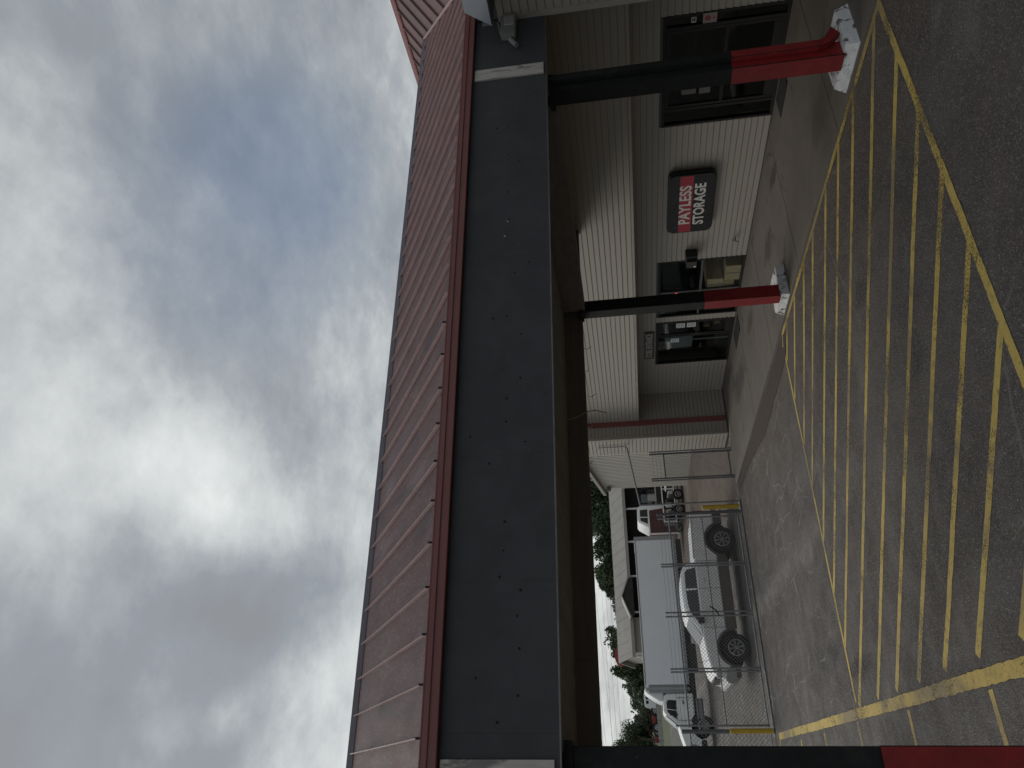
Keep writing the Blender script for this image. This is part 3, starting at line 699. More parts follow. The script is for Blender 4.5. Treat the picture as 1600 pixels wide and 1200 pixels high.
ns = empty('neon_sign', 'red lit OPEN sign hanging inside the far window', 'sign')
MB().box(11.50, 11.52, 15.92, 16.72, 1.50, 1.78).build('backing', 'signblack', ns)
text('lettering', 'OPEN', .24, 'neon', face_minus_x(11.495, 16.32, 1.645), ns, xs=.85, bold=.004, depth=.002)
def crate(name, x0, x1, y0, y1, z0, z1, m_, label, cat):
    r = empty(name, label, cat)
    MB().box(x0, x1, y0, y1, z0, z1).build('box_body', m_, r, bevel=.004)
    MB().box(x0-.001, x0+.0, (y0+y1)/2-.025, (y0+y1)/2+.025, z0+.01, z1-.01).build('tape', 'trimboard', r)
    return r
crate('carton', 11.44, 12.1, 15.56, 16.03, .48, .68, 'card', 'tan carton stacked beneath another inside the far window', 'box')
crate('carton', 11.44, 12.1, 15.55, 16.02, .681, .87, 'card', 'topmost tan carton standing inside the far window', 'box')
crate('carton', 11.46, 12.15, 15.70, 16.10, .2, .479, 'card', 'tan carton beside the blue box inside the far window', 'box')
crate('carton', 11.46, 12.15, 15.10, 15.69, .03, .455, 'card', 'widest tan carton on the floor inside the far window', 'box')
crate('blue_box', 11.44, 12.05, 16.13, 16.48, .03, .21, 'bluebox', 'blue box on the floor just inside the far window', 'box')
crate('blue_box', 11.46, 12.0, 16.5, 16.75, .03, .20, mat('pale_blue_carton', (.08, .2, .35), .6), 'paler blue box at the far end of the window floor', 'box')
pn = empty('display_board', 'pale grey display board standing behind the side light of the store door', 'board')
MB().box(11.75, 11.79, 18.5, 19.25, 1.05, 1.85).box(11.76, 11.78, 18.84, 18.90, .03, 1.05).build('board', mat('pale_board', (.20, .24, .24), .7), pn)
rk = empty('merchandise_rack', 'low rack of tan packages behind the side light of the store door', 'rack')
for z in (.15, .45, .75): MB().box(12.35, 12.7, 18.2, 19.4, z, z+.02).build('shelf', 'chassis', rk)
for i in range(9): MB().box(12.4, 12.6, 18.25+.125*i, 18.35+.125*i, .171+.3*(i % 3), .33+.3*(i % 3)).build('package', 'card', rk)
def notice(y0, y1, z0, z1, label, red=False, m_='paper'):
    r = empty('paper_notice', label, 'notice'); x = XW-.022
    MB().box(x-.004, x-.001, y0, y1, z0, z1).build('sheet', m_, r)
    n = 4
    for k in range(n):
        zz = z1-(z1-z0)*(.2+.2*k); MB().box(x-.0055, x-.0045, y0+.15*(y1-y0), y1-(.15+.1*(k % 2))*(y1-y0), zz-.008, zz+.008).build('print_line', 'inkred' if red else 'ink', r)
notice(17.36, 17.58, 1.36, 1.60, 'upper white paper taped inside the far door glass')
notice(17.36, 17.58, 1.07, 1.31, 'lower white paper taped inside the far door glass')
notice(18.12, 18.32, 1.50, 1.73, 'small white notice on the side light beside the far door')
darkpaper = mat('dark_taped_paper', (.14, .13, .115), .8, var=.1)  # darker copy of the paper colour for the near door
notice(9.53, 9.66, 1.50, 1.76, 'upper dark paper on the near double door left of the post', m_=darkpaper)
notice(9.53, 9.68, 1.24, 1.44, 'lower dark paper on the near double door left of the post', m_=darkpaper)
notice(8.10, 8.20, 1.57, 1.65, 'small square sticker on the right side light of the near door')
r = empty('warning_poster', 'white poster with red round symbols on the right side light of the near door', 'poster')
MB().box(XW-.026, XW-.0225, 8.06, 8.24, 1.23, 1.46).build('sheet', mat('dull_poster_paper', (.30, .25, .24), .8), r)
b = MB(); b.bar((XW-.027, 8.15, 1.38), (XW-.0265, 8.15, 1.38), .05, n=20); b.bar((XW-.027, 8.15, 1.28), (XW-.0265, 8.15, 1.28), .03, n=3); b.build('symbol', 'inkred', r)
r = empty('wall_box', 'small black box on the siding beside the top corner of the far window', 'box')
MB().box(11.16, 11.37, 14.20, 14.50, 1.22, 1.50).build('housing', 'signblack', r, bevel=.01)
MB().box(11.10, 11.16, 14.34, 14.58, 1.24, 1.48).build('front_panel', 'plate', r, bevel=.008); MB().box(11.094, 11.0995, 14.50, 14.55, 1.26, 1.31).build('label_sticker', 'white', r)
r = empty('outdoor_tap', 'small dark garden tap low on the beige siding', 'tap')
MB().bar((11.38, 13.93, .37), (11.27, 13.93, .37), .014).bar((11.27, 13.93, .38), (11.25, 13.93, .30), .013).build('spout', 'galvdark', r)
b = MB(); b.bar((11.30, 13.93, .37), (11.30, 13.93, .43), .006); b.bar((11.30, 13.93, .43), (11.30, 13.93, .44), .035, n=12); b.build('handle', 'galvdark', r)
def doormat(x0, x1, y0, y1, label):
    b = MB(); b.box(x0, x1, y0, y1, .031, .043); tag(b.build('door_mat', 'rubber', bevel=.004), label, 'door mat')
doormat(10.72, 11.22, 16.9, 17.9, 'black rubber door mat before the far store door')
doormat(10.78, 11.27, 9.2, 9.95, 'black rubber door mat before the near double door')
r = empty('flood_light', 'grey wall pack flood light on the black fascia at the wall corner', 'lamp')
MB().prism([(9.06, 4.34), (9.50, 4.33), (9.50, 4.55), (9.10, 4.55)], 'y', 6.33, 6.445).build('housing', 'plastic', r, bevel=.012)
MB().box(9.26, 9.47, 6.318, 6.3295, 4.36, 4.50).build('lens', 'lens', r, bevel=.004)
for k in range(5): MB().box(9.28+k*.04, 9.29+k*.04, 6.314, 6.3175, 4.365, 4.495).build('lens_rib', 'plastic', r)
MB().bar((9.05, 6.40, 4.42), (8.88, 6.38, 4.33), .035, n=10).build('sensor', 'plastic', r)
MB().bar((9.15, 6.4, 4.55), (9.45, 6.4, 4.60), .01).build('visor_rod', 'plastic', r)

# ------------------------------------------------------------------ fence
YG = 21.5
def mesh_panel(x0, x1, z0, z1, y, parent, p=.095, r=.0048):
    b = MB(); H = z1-z0; W = x1-x0
    for sgn, yy in ((1, y), (-1, y+.006)):
        c = -H
        while c < W:
            # line from (c,0) to (c+H,H), clipped
            a0 = max(0, -c); a1 = min(H, W-c)
            if a1-a0 > .02:
                P = [(x0+c+a0, a0), (x0+c+a1, a1)]
                if sgn < 0: P = [(x0+x1-q[0], q[1]) for q in P]
                b.bar((P[0][0], yy, z0+P[0][1]), (P[1][0], yy, z0+P[1][1]), r, n=3, cap=False)
            c += p
    o = b.build('mesh_infill', 'wire', parent); tag(o, kind='stuff'); return o
gate = empty('sliding_gate', 'long galvanised chain link gate across the lot in front of the pickup', 'gate')
for z, rr in ((2.10, .024), (1.15, .018), (.11, .024)): MB().bar((1.56, YG, z), (7.22, YG, z), rr, n=10).build('rail', 'galv', gate)
for x in (2.91, 2.99, 4.36, 4.47, 5.76, 5.83, 7.20, 1.60):
    top = 2.45 if x not in (7.20, 1.60) else 2.44
    MB().bar((x, YG-.03, .08), (x, YG-.03, top), .024, n=10).build('upright', 'galv', gate)
mesh_panel(1.6, 7.2, .11, 2.10, YG+.02, gate)
for z in (2.19, 2.29, 2.39):
    b = MB(); pts = []
    for k in range(30):
        x = 1.6+5.6*k/29; pts.append((x, YG-.03, z-.012*math.sin(math.pi*((k % 7)/7))))
    b.path(pts, .004, 4)
    for k in range(40): b.bar((1.65+k*.14, YG-.045, z-.01), (1.67+k*.14, YG-.015, z+.012), .003, n=3)
    b.build('barbed_wire', 'galvdark', gate)
MB().path([(4.62, YG-.06, 1.22), (4.50, YG-.06, 1.06), (4.34, YG-.06, 1.0)], .018).build('latch', 'rubber', gate)
MB().box(1.4, 7.6, YG-.28, YG-.2, 0, .035).build('track', 'galvdark', gate)
fp = empty('fence_post', 'thick grey gate post at the left end with a yellow sleeve below', 'post')
MB().bar((1.465, YG+.02, 0), (1.465, YG+.02, 2.30), .052, n=14).build('pipe', 'galvdark', fp)
MB().bar((1.465, YG+.02, .9), (1.40, YG-.05, .95), .03).build('bracket', 'galvdark', fp)
def bollard(x, y, h, label, grp=None):
    r = empty('bollard', label, 'bollard', 'yellow bollards at the gate')
    MB().bar((x, y, 0), (x, y, h-.02), .062, n=16).bar((x, y, h-.02), (x, y, h), .062, .045, n=16).build('bollard_pipe', 'yellow', r, smooth=True)
    MB().box(x-.13, x+.13, y-.13, y+.13, -.02, .03).build('footing', 'concrete', r)
bollard(1.465, YG-.11, 1.10, 'yellow bollard below the left end of the chain link gate')
bollard(7.50, YG, 1.10, 'yellow bollard beside the thick grey post at the rear of the pickup')
fp = empty('fence_post', 'thick grey gate post right of the pickup beside the yellow bollard', 'post')
MB().bar((7.34, YG, 0), (7.34, YG, 2.45), .048, n=14).bar((7.34, YG, .6), (7.42, YG-.02, .6), .02).build('pipe', 'galvdark', fp)
fp = empty('steel_pole', 'slim grey steel pole with a long sloping conduit reaching the building wall', 'pole')
MB().bar((7.70, 21.62, 0), (7.70, 21.62, 2.92), .026, n=10).build('pole', 'galv', fp)
MB().bar((7.70, 21.62, 2.90), (9.62, 21.62, 3.17), .024, n=10).bar((9.62, 21.62, 3.17), (9.80, 21.9, 3.2), .02).build('conduit', 'galv', fp)
MB().path([(9.80, 21.9, 3.2), (9.80, 21.9, 4.1)], .012).build('riser', 'galvdark', fp)
pf = empty('side_fence', 'short chain link fence panel between the building and the open gateway', 'fence')
for x, rr in ((8.42, .022), (8.48, .022), (9.30, .03), (9.38, .022)): MB().bar((x, YG+(.0 if x < 9 else .02), 0), (x, YG+(.0 if x < 9 else .02), 2.5), rr, n=10).build('upright', 'galvdark' if x < 9.35 else 'galv', pf)
for z in (2.07, .12): MB().bar((8.48, YG, z), (9.30, YG, z), .02).build('rail', 'galvdark', pf)
MB().bar((8.48, YG, .12), (9.3, YG+.01, 1.2), .008).build('tension_rod', 'galvdark', pf)
mesh_panel(8.48, 9.30, .12, 2.07, YG+.02, pf)
for z in (2.2, 2.31, 2.42):
    b = MB(); b.path([(8.42, YG, z), (8.9, YG, z-.015), (9.38, YG, z)], .004, 4)
    b.build('barbed_wire', 'galvdark', pf)
lf = empty('chain_link_fence', 'chain link fence running left from the gate post behind the black column', 'fence')
for x in (-.9, -3.3, -5.7): MB().bar((x, YG, 0), (x, YG, 2.3), .028, n=10).build('upright', 'galv', lf)
for z in (2.10, .08): MB().bar((-5.7, YG, z), (1.42, YG, z), .02).build('rail', 'galv', lf)
mesh_panel(-5.7, 1.40, .08, 2.10, YG+.02, lf, p=.11)

# ------------------------------------------------------------------ vehicles
def wheel(parent, x, y, z, r, w_, side=-1, rim_r=.62, spokes=8, rimm='rim', root=None, dual=False):
    """tyre and rim; axle along Y; side=-1 shows its face towards -Y"""
    n = 36; b = MB(); prof = [(r*.62, -w_/2+.02), (r*.82, -w_/2), (r*.95, -w_/2+.02), (r, -w_/2+.06), (r, w_/2-.06), (r*.95, w_/2-.02), (r*.82, w_/2), (r*.62, w_/2-.02)]
    vs = []; fs = []
    for i in range(n):
        a = 2*math.pi*i/n
        for rr, yy in prof: vs.append((x+rr*math.cos(a), y+yy, z+rr*math.sin(a)))
    m_ = len(prof)
    for i in range(n):
        for k in range(m_): fs.append((i*m_+k, i*m_+(k+1) % m_, ((i+1) % n)*m_+(k+1) % m_, ((i+1) % n)*m_+k))
    b.add(vs, fs); wh = b.build('wheel', 'tyre', parent, smooth=True)
    f = y+side*(w_/2-.03); q = y+side*(w_/2-.10)
    rb = MB(); R = r*rim_r
    vs = []; fs = []
    for i in range(n):
        a = 2*math.pi*i/n
        for rr, yy in ((R, f), (R*.90, f+side*.006), (R*.86, q)): vs.append((x+rr*math.cos(a), yy, z+rr*math.sin(a)))
    for i in range(n):
        for k in range(2): fs.append((i*3+k, i*3+k+1, ((i+1) % n)*3+k+1, ((i+1) % n)*3+k))
    rb.add(vs, fs)
    for i in range(spokes):
        a = 2*math.pi*(i+.25)/spokes
        for da in (-.11, .11):
            p0 = (x+R*.2*math.cos(a), f-side*.02, z+R*.2*math.sin(a)); p1 = (x+R*.9*math.cos(a+da), f, z+R*.9*math.sin(a+da))
            rb.bar(p0, p1, R*.045, R*.055, n=4)
    rb.bar((x, q, z), (x, f+side*.01, z), R*.22, R*.16, n=12)
    sub('rim', rb, rimm, wh, None, smooth=False)
    sub('brake_disc', MB().bar((x, q, z), (x, q-side*.05, z), R*.9, n=24), 'chassis', wh, None)
    return wh
def arch_poly(top, bottom_z, wheels, x_end, x_start):
    """lower outline going from x_end (right) back to x_start (left) with wheel arches cut out"""
    p = []
    for (cx, cz, r) in sorted(wheels, key=lambda t: -t[0]):
        h = bottom_z-cz; a0 = math.asin(max(-1, min(1, h/r)))
        for k in range(11):
            a = a0+(math.pi-2*a0)*k/10
            p.append((cx+r*math.cos(a), cz+r*math.sin(a)))
    return p

pk = empty('pickup_truck', 'silver white crew cab pickup with pewter lower cladding parked behind the gate', 'pickup')
yN, yF = 23.4, 25.35
RW, FW = (7.12, .41), (3.84, .41)
def loft_y(name, outline, insets, mats, parent, bevel=.03):
    """outline: (x,z) polygon; insets: list of (y, shrink function(z) -> extra dy)"""
    pass
top = [(2.98, .62), (2.99, .86), (3.06, 1.02), (3.20, 1.17), (3.6, 1.255), (4.0, 1.30), (4.25, 1.325), (6.46, 1.335), (6.50, 1.33), (7.95, 1.29), (8.03, 1.24), (8.05, .62)]
low = arch_poly(None, .62, [(*RW, .50), (*FW, .50)], 8.05, 2.98)
b = MB(); b.prism(top+low, 'y', yN, yF)
body = b.build('body', 'paintsilver', pk, bevel=.035, seg=3, smooth=True)
cl = [(3.02, .46), (3.0, .618)]; 
clad = [(2.96, .47), (2.94, .618)]+[]
def strip_with_arches(z0, z1, xa, xb, wheels):
    # region between z0 and z1 with arches removed, as separate pieces
    out = []; cur = xb
    for (cx, cz, r) in sorted(wheels, key=lambda t: -t[0]):
        pts = [(cur, z0), (cur, z1)]
        xx1 = cx+math.sqrt(max(0, r*r-(z1-cz)**2)); xx0 = cx+math.sqrt(max(0, r*r-(z0-cz)**2))
        pts += [(xx1, z1)]
        for k in range(1, 5):
            z = z1+(z0-z1)*k/5; pts.append((cx+math.sqrt(max(0, r*r-(z-cz)**2)), z))
        pts += [(xx0, z0)]; out.append(pts); cur = None
        lx1 = cx-math.sqrt(max(0, r*r-(z1-cz)**2)); lx0 = cx-math.sqrt(max(0, r*r-(z0-cz)**2))
        left = [(lx0, z0)]+[(cx-math.sqrt(max(0, r*r-(z0+(z1-z0)*k/5-cz)**2)), z0+(z1-z0)*k/5) for k in range(1, 5)]+[(lx1, z1)]
        nxt = left; cur = left
        out.append(('open', left))
    # stitch
    res = []; i = 0; pend = None
    for o_ in out:
        if isinstance(o_, tuple): pend = o_[1]
        else:
            if pend is None: res.append(o_)
            else: res.append(pend+o_[2:])
    res.append(pend+[(xa, z1), (xa, z0)])
    return res
ws = [(*RW, .50), (*FW, .50)]
def stitched(z0, z1, xa, xb, wheels):
    res = []; wl = sorted(wheels, key=lambda t: -t[0]); prevedge = [(xb, z0), (xb, z1)]
    for (cx, cz, r) in wl:
        Rg = [(cx+math.sqrt(max(0, r*r-(z1+(z0-z1)*k/5-cz)**2)), z1+(z0-z1)*k/5) for k in range(6)]
        res.append(prevedge+Rg)
        prevedge = [(cx-math.sqrt(max(0, r*r-(z0+(z1-z0)*k/5-cz)**2)), z0+(z1-z0)*k/5) for k in range(6)]
    res.append(prevedge+[(xa, z1), (xa, z0)]); return res
for P in stitched(.36, .618, 3.0, 8.03, ws):
    MB().prism(P, 'y', yN+.008, yF-.008).build('lower_cladding', 'tan', pk, bevel=.012)
for (cx, cz) in (RW, FW):    # wheel arch lips and dark wells
    P = [(cx+.56*math.cos(R_(a)), cz+.56*math.sin(R_(a))) for a in range(18, 163, 9)]+[(cx+.49*math.cos(R_(a)), cz+.49*math.sin(R_(a))) for a in range(162, 17, -9)]
    MB().prism(P, 'y', yN-.02, yN+.03).build('arch_lip', 'tan', pk, bevel=.008)
    MB().box(cx-.52, cx+.52, yN+.28, yF-.28, .3, 1.1).build('wheel_well', 'chassis', pk)
# cab: narrower towards the roof
def cab(name, prof, y0, y1, tum, mats, parent, bevel=.05):
    zb = min(p[1] for p in prof); zt = max(p[1] for p in prof)
    vs = []; n = len(prof)
    for sgn, yy in ((1, y0), (-1, y1)):
        vs += [(p[0], yy+sgn*tum*(p[1]-zb)/(zt-zb), p[1]) for p in prof]
    fs = [(i, (i+1) % n, n+(i+1) % n, n+i) for i in range(n)]+[tuple(range(n))[::-1], tuple(range(n, 2*n))]
    return MB().add(vs, fs).build(name, mats, parent, bevel=bevel, seg=3, smooth=True)
cabp = [(6.44, 1.30), (6.36, 1.62), (6.25, 1.755), (6.0, 1.79), (5.5, 1.80), (5.05, 1.775), (4.80, 1.72), (4.16, 1.30)]
cab('cab', cabp, yN+.02, yF-.02, .17, 'paintsilver', pk)
def yside(z, y0=yN+.02, tum=.17, zb=1.30, zt=1.80): return y0+tum*(z-zb)/(zt-zb)
def sidepanel(name, P, m_, parent, off=.006, th=.01, ys=yside):
    n = len(P); vs = [(x, ys(z)-off, z) for x, z in P]+[(x, ys(z)-off+th, z) for x, z in P]
    fs = [tuple(range(n)), tuple(range(2*n-1, n-1, -1))]+[(i, n+i, n+(i+1) % n, (i+1) % n) for i in range(n)]
    return MB().add(vs, fs).build(name, m_, parent)
sidepanel('window', [(6.24, 1.34), (6.20, 1.60), (6.1, 1.67), (5.62, 1.68), (5.60, 1.345)], 'carglass', pk)
sidepanel('window', [(5.55, 1.345), (5.56, 1.68), (5.15, 1.665), (4.88, 1.61), (4.50, 1.34)], 'carglass', pk)
b = MB(); b.add([(4.76, yN+.22, 1.665), (4.76, yF-.22, 1.665), (4.22, yF-.1, 1.325), (4.22, yN+.1, 1.325)], [(0, 1, 2, 3)]); b.v = [(x-.02, y, z+.02) for x, y, z in b.v]
b.build('windscreen', 'carglass', pk)
for x in (6.43, 5.58, 4.42): # door gaps
    MB().box(x-.006, x+.006, yN-.002, yN+.01, .64, 1.30).build('door_gap', 'chassis', pk)
MB().box(4.42, 6.43, yN-.0015, yN+.01, .634, .642).build('door_gap', 'chassis', pk)
for x in (5.75, 4.75+.0): MB().box(x, x+.17, yN-.03, yN-.005, 1.12, 1.15).build('door_handle', 'paintsilver', pk, bevel=.008)
MB().box(4.52, 4.72, yN-.20, yN-.04, 1.25, 1.43).bar((4.6, yN-.05, 1.3), (4.62, yN+.05, 1.3), .03).build('wing_mirror', 'chassis', pk, bevel=.03)
MB().prism([(6.52, 1.33), (6.52, 1.372), (7.98, 1.325), (7.98, 1.285)], 'y', yN-.004, yN+.08).build('bed_rail', 'paintsilver', pk, bevel=.01)
MB().box(4.35, 6.5, yN-.12, yN-.02, .33, .37).build('running_board', 'tan', pk, bevel=.01)
MB().prism([(2.86, .52), (2.84, .72), (2.9, .80), (3.02, .82), (3.3, .8), (3.3, .5), (3.1, .46)], 'y', yN-.01, yF+.01).build('front_bumper', 'rim', pk, bevel=.03, smooth=True)
MB().box(3.0, 3.08, yN+.35, yF-.35, .82, 1.1).build('grille', 'chassis', pk)
MB().box(3.01, 3.16, yN-.006, yN+.3, .90, 1.06).build('headlight', 'lamp', pk, bevel=.02)
MB().box(3.18, 3.25, yN-.008, yN+.03, .92, 1.03).build('turn_lamp', 'orange', pk, bevel=.006)
MB().box(7.96, 8.12, yN+.02, yF-.02, .5, .68).build('rear_bumper', 'rim', pk, bevel=.02)
MB().box(7.99, 8.06, yN-.004, yN+.12, .92, 1.22).build('tail_lamp', 'redmach', pk)
MB().box(3.2, 7.9, yN+.35, yF-.35, .34, .7).build('frame', 'chassis', pk)
MB().bar((2.62+.9, yN+.15, 1.22), (3.3, yN+.1, 2.05), .006, .003).build('antenna', 'chassis', pk)
for (cx, cz) in (RW, FW):
    wheel(pk, cx, yN+.13, .405, .405, .26, -1, .60, 8); wheel(pk, cx, yF-.13, .405, .405, .26, 1, .60, 8)

bt = empty('box_truck', 'large box truck with pale blue grey cargo body and white long-nose cab', 'truck')
ty, tY = 38.9, 41.2
b = MB(); b.box(4.72, 11.9, ty, tY, 1.06, 3.0); cb = b.build('cargo_box', 'boxwall', bt, bevel=.02)
MB().box(4.36, 4.719, ty-.01, tY+.01, .94, 3.01).build('front_wall', 'boxgrey', bt, bevel=.12, seg=4, smooth=True)
MB().box(11.9, 12.1, ty-.01, tY+.01, .94, 3.08).build('rear_frame', 'boxgrey', bt, bevel=.01)
MB().box(4.72, 11.9, ty-.012, tY+.012, .93, 1.058).build('bottom_rail', 'boxgrey', bt)
MB().box(4.72, 11.9, ty-.012, tY+.012, 3.002, 3.06).build('top_rail', 'boxgrey', bt)
for k in range(24): MB().box(4.8+.3*k, 4.83+.3*k, ty-.016, ty-.0125, .96, 1.03).build('rail_slot', 'chassis', bt)
for k in range(1, 12): MB().box(4.72+.6*k, 4.728+.6*k, ty-.003, ty+.001, 1.07, 2.99).build('panel_joint', 'boxwall', bt)
for k in range(3): MB().box(6+2*k, 6.06+2*k, ty-.02, ty-.0126, .98, 1.02).build('marker_lamp', 'orange', bt)
MB().box(3.2, 12.0, ty+.35, ty+.55, .62, .9).box(3.2, 12.0, tY-.55, tY-.35, .62, .9).build('chassis_rail', 'chassis', bt)
for k in range(7): MB().box(5+k, 5.1+k, ty+.2, tY-.2, .80, .93).build('cross_member', 'chassis', bt)
MB().box(3.2, 4.1, ty+.02, ty+.45, .38, .72).build('step_box', 'galv', bt, bevel=.02)
for z in (.42, .62): MB().box(3.25, 4.05, ty-.04, ty+.02, z, z+.03).build('step', 'chassis', bt)
MB().box(5.3, 6.6, ty+.05, ty+.6, .45, .8).build('tool_box', 'chassis', bt, bevel=.02)
MB().prism([(4.58, 3.14), (4.40, 3.02), (4.20, 2.72), (3.98, 2.35), (3.98, 2.2), (4.56, 2.2)], 'y', ty+.25, tY-.25).build('wind_deflector', 'paintwhite', bt, bevel=.06, smooth=True)
tcab = [(4.32, .82), (4.34, 2.12), (4.2, 2.20), (3.6, 2.26), (3.42, 2.2), (2.90, 1.58), (2.90, 1.1), (3.38, .82)]
cab('cab', tcab, ty+.05, tY-.05, .14, 'paintwhite', bt, .05)
ys2 = lambda z: ty+.05+.14*(z-.82)/(2.26-.82)
sidepanel('window', [(4.02, 1.62), (4.05, 2.02), (3.95, 2.10), (3.66, 2.10), (3.60, 1.66)], 'carglass', bt, ys=ys2)
sidepanel('window', [(3.57, 1.66), (3.62, 2.10), (3.50, 2.08), (3.16, 1.64)], 'carglass', bt, ys=ys2)
for x in (4.12, 3.12): MB().box(x, x+.008, ty+.045, ty+.1, .9, 1.62).build('door_gap', 'chassis', bt)
MB().box(3.85, 4.0, ty+.02, ty+.06, 1.30, 1.35).build('door_handle', 'chassis', bt)
MB().add([(3.40, ty+.3, 2.17), (3.40, tY-.3, 2.17), (2.93, tY-.2, 1.62), (2.93, ty+.2, 1.62)], [(0, 1, 2, 3)]).build('windscreen', 'carglass', bt)
bt.children[-1].location.x -= .035; bt.children[-1].location.z += .02
MB().prism([(2.92, 1.60), (2.5, 1.50), (2.0, 1.36), (1.80, 1.20), (1.74, .95), (1.78, .62), (2.28, .62)]+[(2.91+.62*math.cos(R_(a)), .42+.62*math.sin(R_(a))) for a in range(160, 40, -12)]+[(3.36, .85), (3.0, 1.1)], 'y', ty+.06, tY-.06).build('hood', 'paintwhite', bt, bevel=.05, smooth=True)
MB().box(1.76, 2.1, ty+.03, ty+.3, .86, 1.20).build('headlight', 'lamp', bt, bevel=.03)
MB().prism([(1.66, .36), (1.66, .66), (1.8, .70), (2.3, .62), (2.3, .40)], 'y', ty, tY).build('front_bumper', 'chassis', bt, bevel=.03)
MB().box(3.34, 3.42, ty-.22, ty-.02, 1.62, 2.0).box(3.36, 3.40, ty-.04, ty+.1, 1.6, 1.64).build('wing_mirror', 'chassis', bt, bevel=.02)
wheel(bt, 2.91, ty+.2, .46, .46, .26, -1, .58, 10); wheel(bt, 2.91, tY-.2, .46, .46, .26, 1, .58, 10)
wheel(bt, 10.0, ty+.25, .46, .46, .5, -1, .55, 10); wheel(bt, 10.0, tY-.25, .46, .46, .5, 1, .55, 10)
# far lorry with white cab
lt = empty('lorry', 'far white cab-over lorry behind the maroon dump body', 'truck')
cab('cab', [(16.4, 1.05), (16.42, 2.55), (16.2, 2.70), (15.35, 2.72), (14.9, 2.0), (14.85, 1.05)], 46, 48.1, .12, 'paintwhite', lt, .07)
ys3 = lambda z: 46+.12*(z-1.05)/(2.72-1.05)
sidepanel('window', [(16.12, 2.05), (16.10, 2.52), (15.65, 2.54), (15.62, 2.05)], 'carglass', lt, ys=ys3)
sidepanel('window', [(15.56, 2.05), (15.58, 2.54), (15.38, 2.52), (15.15, 2.08)], 'carglass', lt, ys=ys3)
MB().box(13.0, 22, 46.3, 47.8, .6, 1.0).build('frame', 'chassis', lt)
MB().box(16.8, 21.5, 46, 48.2, 1.05, 1.4).build('flat_bed', 'chassis', lt)
for x in (15.6, 20): wheel(lt, x, 46.25, .5, .5, .3, -1, .55, 8)
dp = empty('dump_body', 'maroon steel dump body standing behind the box truck', 'container')
MB().prism([(14.0, .35), (14.0, 2.05), (15.5, 2.0), (15.6, 1.15), (15.0, .35)], 'y', 44.5, 46-.1).build('hopper', 'maroon', dp, bevel=.02)
MB().box(13.98, 15.52, 44.44, 44.5, 2.0, 2.07).box(13.94, 14.02, 44.44, 44.5, .3, 2.07).build('rim_rail', 'paintwhite', dp)
for k in range(3): MB().box(14.3+.35*k, 14.36+.35*k, 44.46, 44.5, .4, 1.1).build('rib', 'maroon', dp)
for x in (14.4, 15.2): wheel(dp, x, 44.7, .33, .33, .2, -1, .5, 6)
ut = empty('utility_trailer', 'white framed equipment trailer loaded with dark machinery parked on the gravel', 'trailer')
for x in (13.9, 14.9, 15.9, 16.9): MB().bar((x, 42, .5), (x, 42, 1.22), .03, n=6).build('stake', 'paintwhite', ut)
for z in (.5, 1.2): MB().box(13.9, 16.9, 41.97, 42.03, z, z+.06).build('side_rail', 'paintwhite', ut)
MB().box(13.9, 16.9, 42.03, 43.6, .45, .5).build('deck', 'chassis', ut)
for x in (14.6, 15.5): wheel(ut, x, 41.9, .32, .32, .2, -1, .55, 6)
random.seed(4)
for k in range(14):
    x = random.uniform(14, 16.6); z = random.uniform(.55, .8)
    MB().box(x, x+random.uniform(.15, .5), 42.2, 43.3, .5, z+random.uniform(0, .5)).build('machinery', random.choice(['chassis', 'galvdark', 'chassis', 'paintwhite', 'rim']), ut, bevel=.03)
pl = empty('pallet_stack', 'grey pallets and drums stacked beside the white framed trailer', 'pallets')
for k in range(6): MB().box(17.2, 18.4, 41.6, 42.8, .02+.15*k, .12+.15*k).build('pallet', 'galvdark' if k % 2 else 'cream', pl, bevel=.01)
for k in range(3): MB().bar((18.9+.62*k, 42.2, 0), (18.9+.62*k, 42.2, .9), .29, n=16).build('drum', ('chassis', 'maroon', 'purple')[k], pl)
# far row of red farm machines and a white van beyond the road
def machine(x, y, label, s=1.0, flip=1):
    s *= 1.05
    r = empty('tractor', label, 'tractor', 'red machines beyond the far road')
    X = lambda v: x+flip*v*s
    def bx(a, b_, z0, z1, n, m_, y0=-.4, y1=.4):
        MB().box(min(X(a), X(b_)), max(X(a), X(b_)), y+y0*s, y+y1*s, z0*s, z1*s).build(n, m_, r, bevel=.05*s)
    bx(-1.4, 0, .9, 1.5, 'hood', 'redmach'); bx(0, 1.0, .8, 1.3, 'seat_platform', 'redmach'); bx(-.1, .9, 2.4, 2.5, 'canopy', 'redmach', -.6, .6)
    for xx in (-.05, .85):
        for yy in (-.5, .5): MB().bar((X(xx), y+yy*s, 1.2*s), (X(xx), y+yy*s, 2.4*s), .04*s, n=6).build('roof_post', 'chassis', r)
    for yy, sd_ in ((-.75, -1), (.75, 1)):
        wheel(r, X(.5), y+yy*s, .8*s, .8*s, .4*s, sd_, .55, 6, 'paintwhite'); wheel(r, X(-1.1), y+yy*.8*s, .45*s, .45*s, .3*s, sd_, .55, 6, 'paintwhite')
    MB().bar((X(-1.0), y, 1.5*s), (X(-1.0), y, 2.2*s), .05*s, n=6).build('exhaust', 'chassis', r)
machine(13.2, 151, 'red tractor at the right end of the row beyond the road', 1.0)
machine(11.3, 149.5, 'red tractor in the middle of the row beyond the road', .95, -1)
machine(9.6, 150.5, 'red tractor at the left end of the row beyond the road', .85)
vn = empty('white_van', 'small white van parked beyond the road right of the red tractors', 'van'); vn.location = (5.6, 61, 0)
MB().prism([(8.4, .6), (8.5, 1.9), (9.0, 2.75), (11.2, 2.8), (11.3, .6)], 'y', 89, 90.8).build('body', 'paintwhite', vn, bevel=.12, smooth=True)
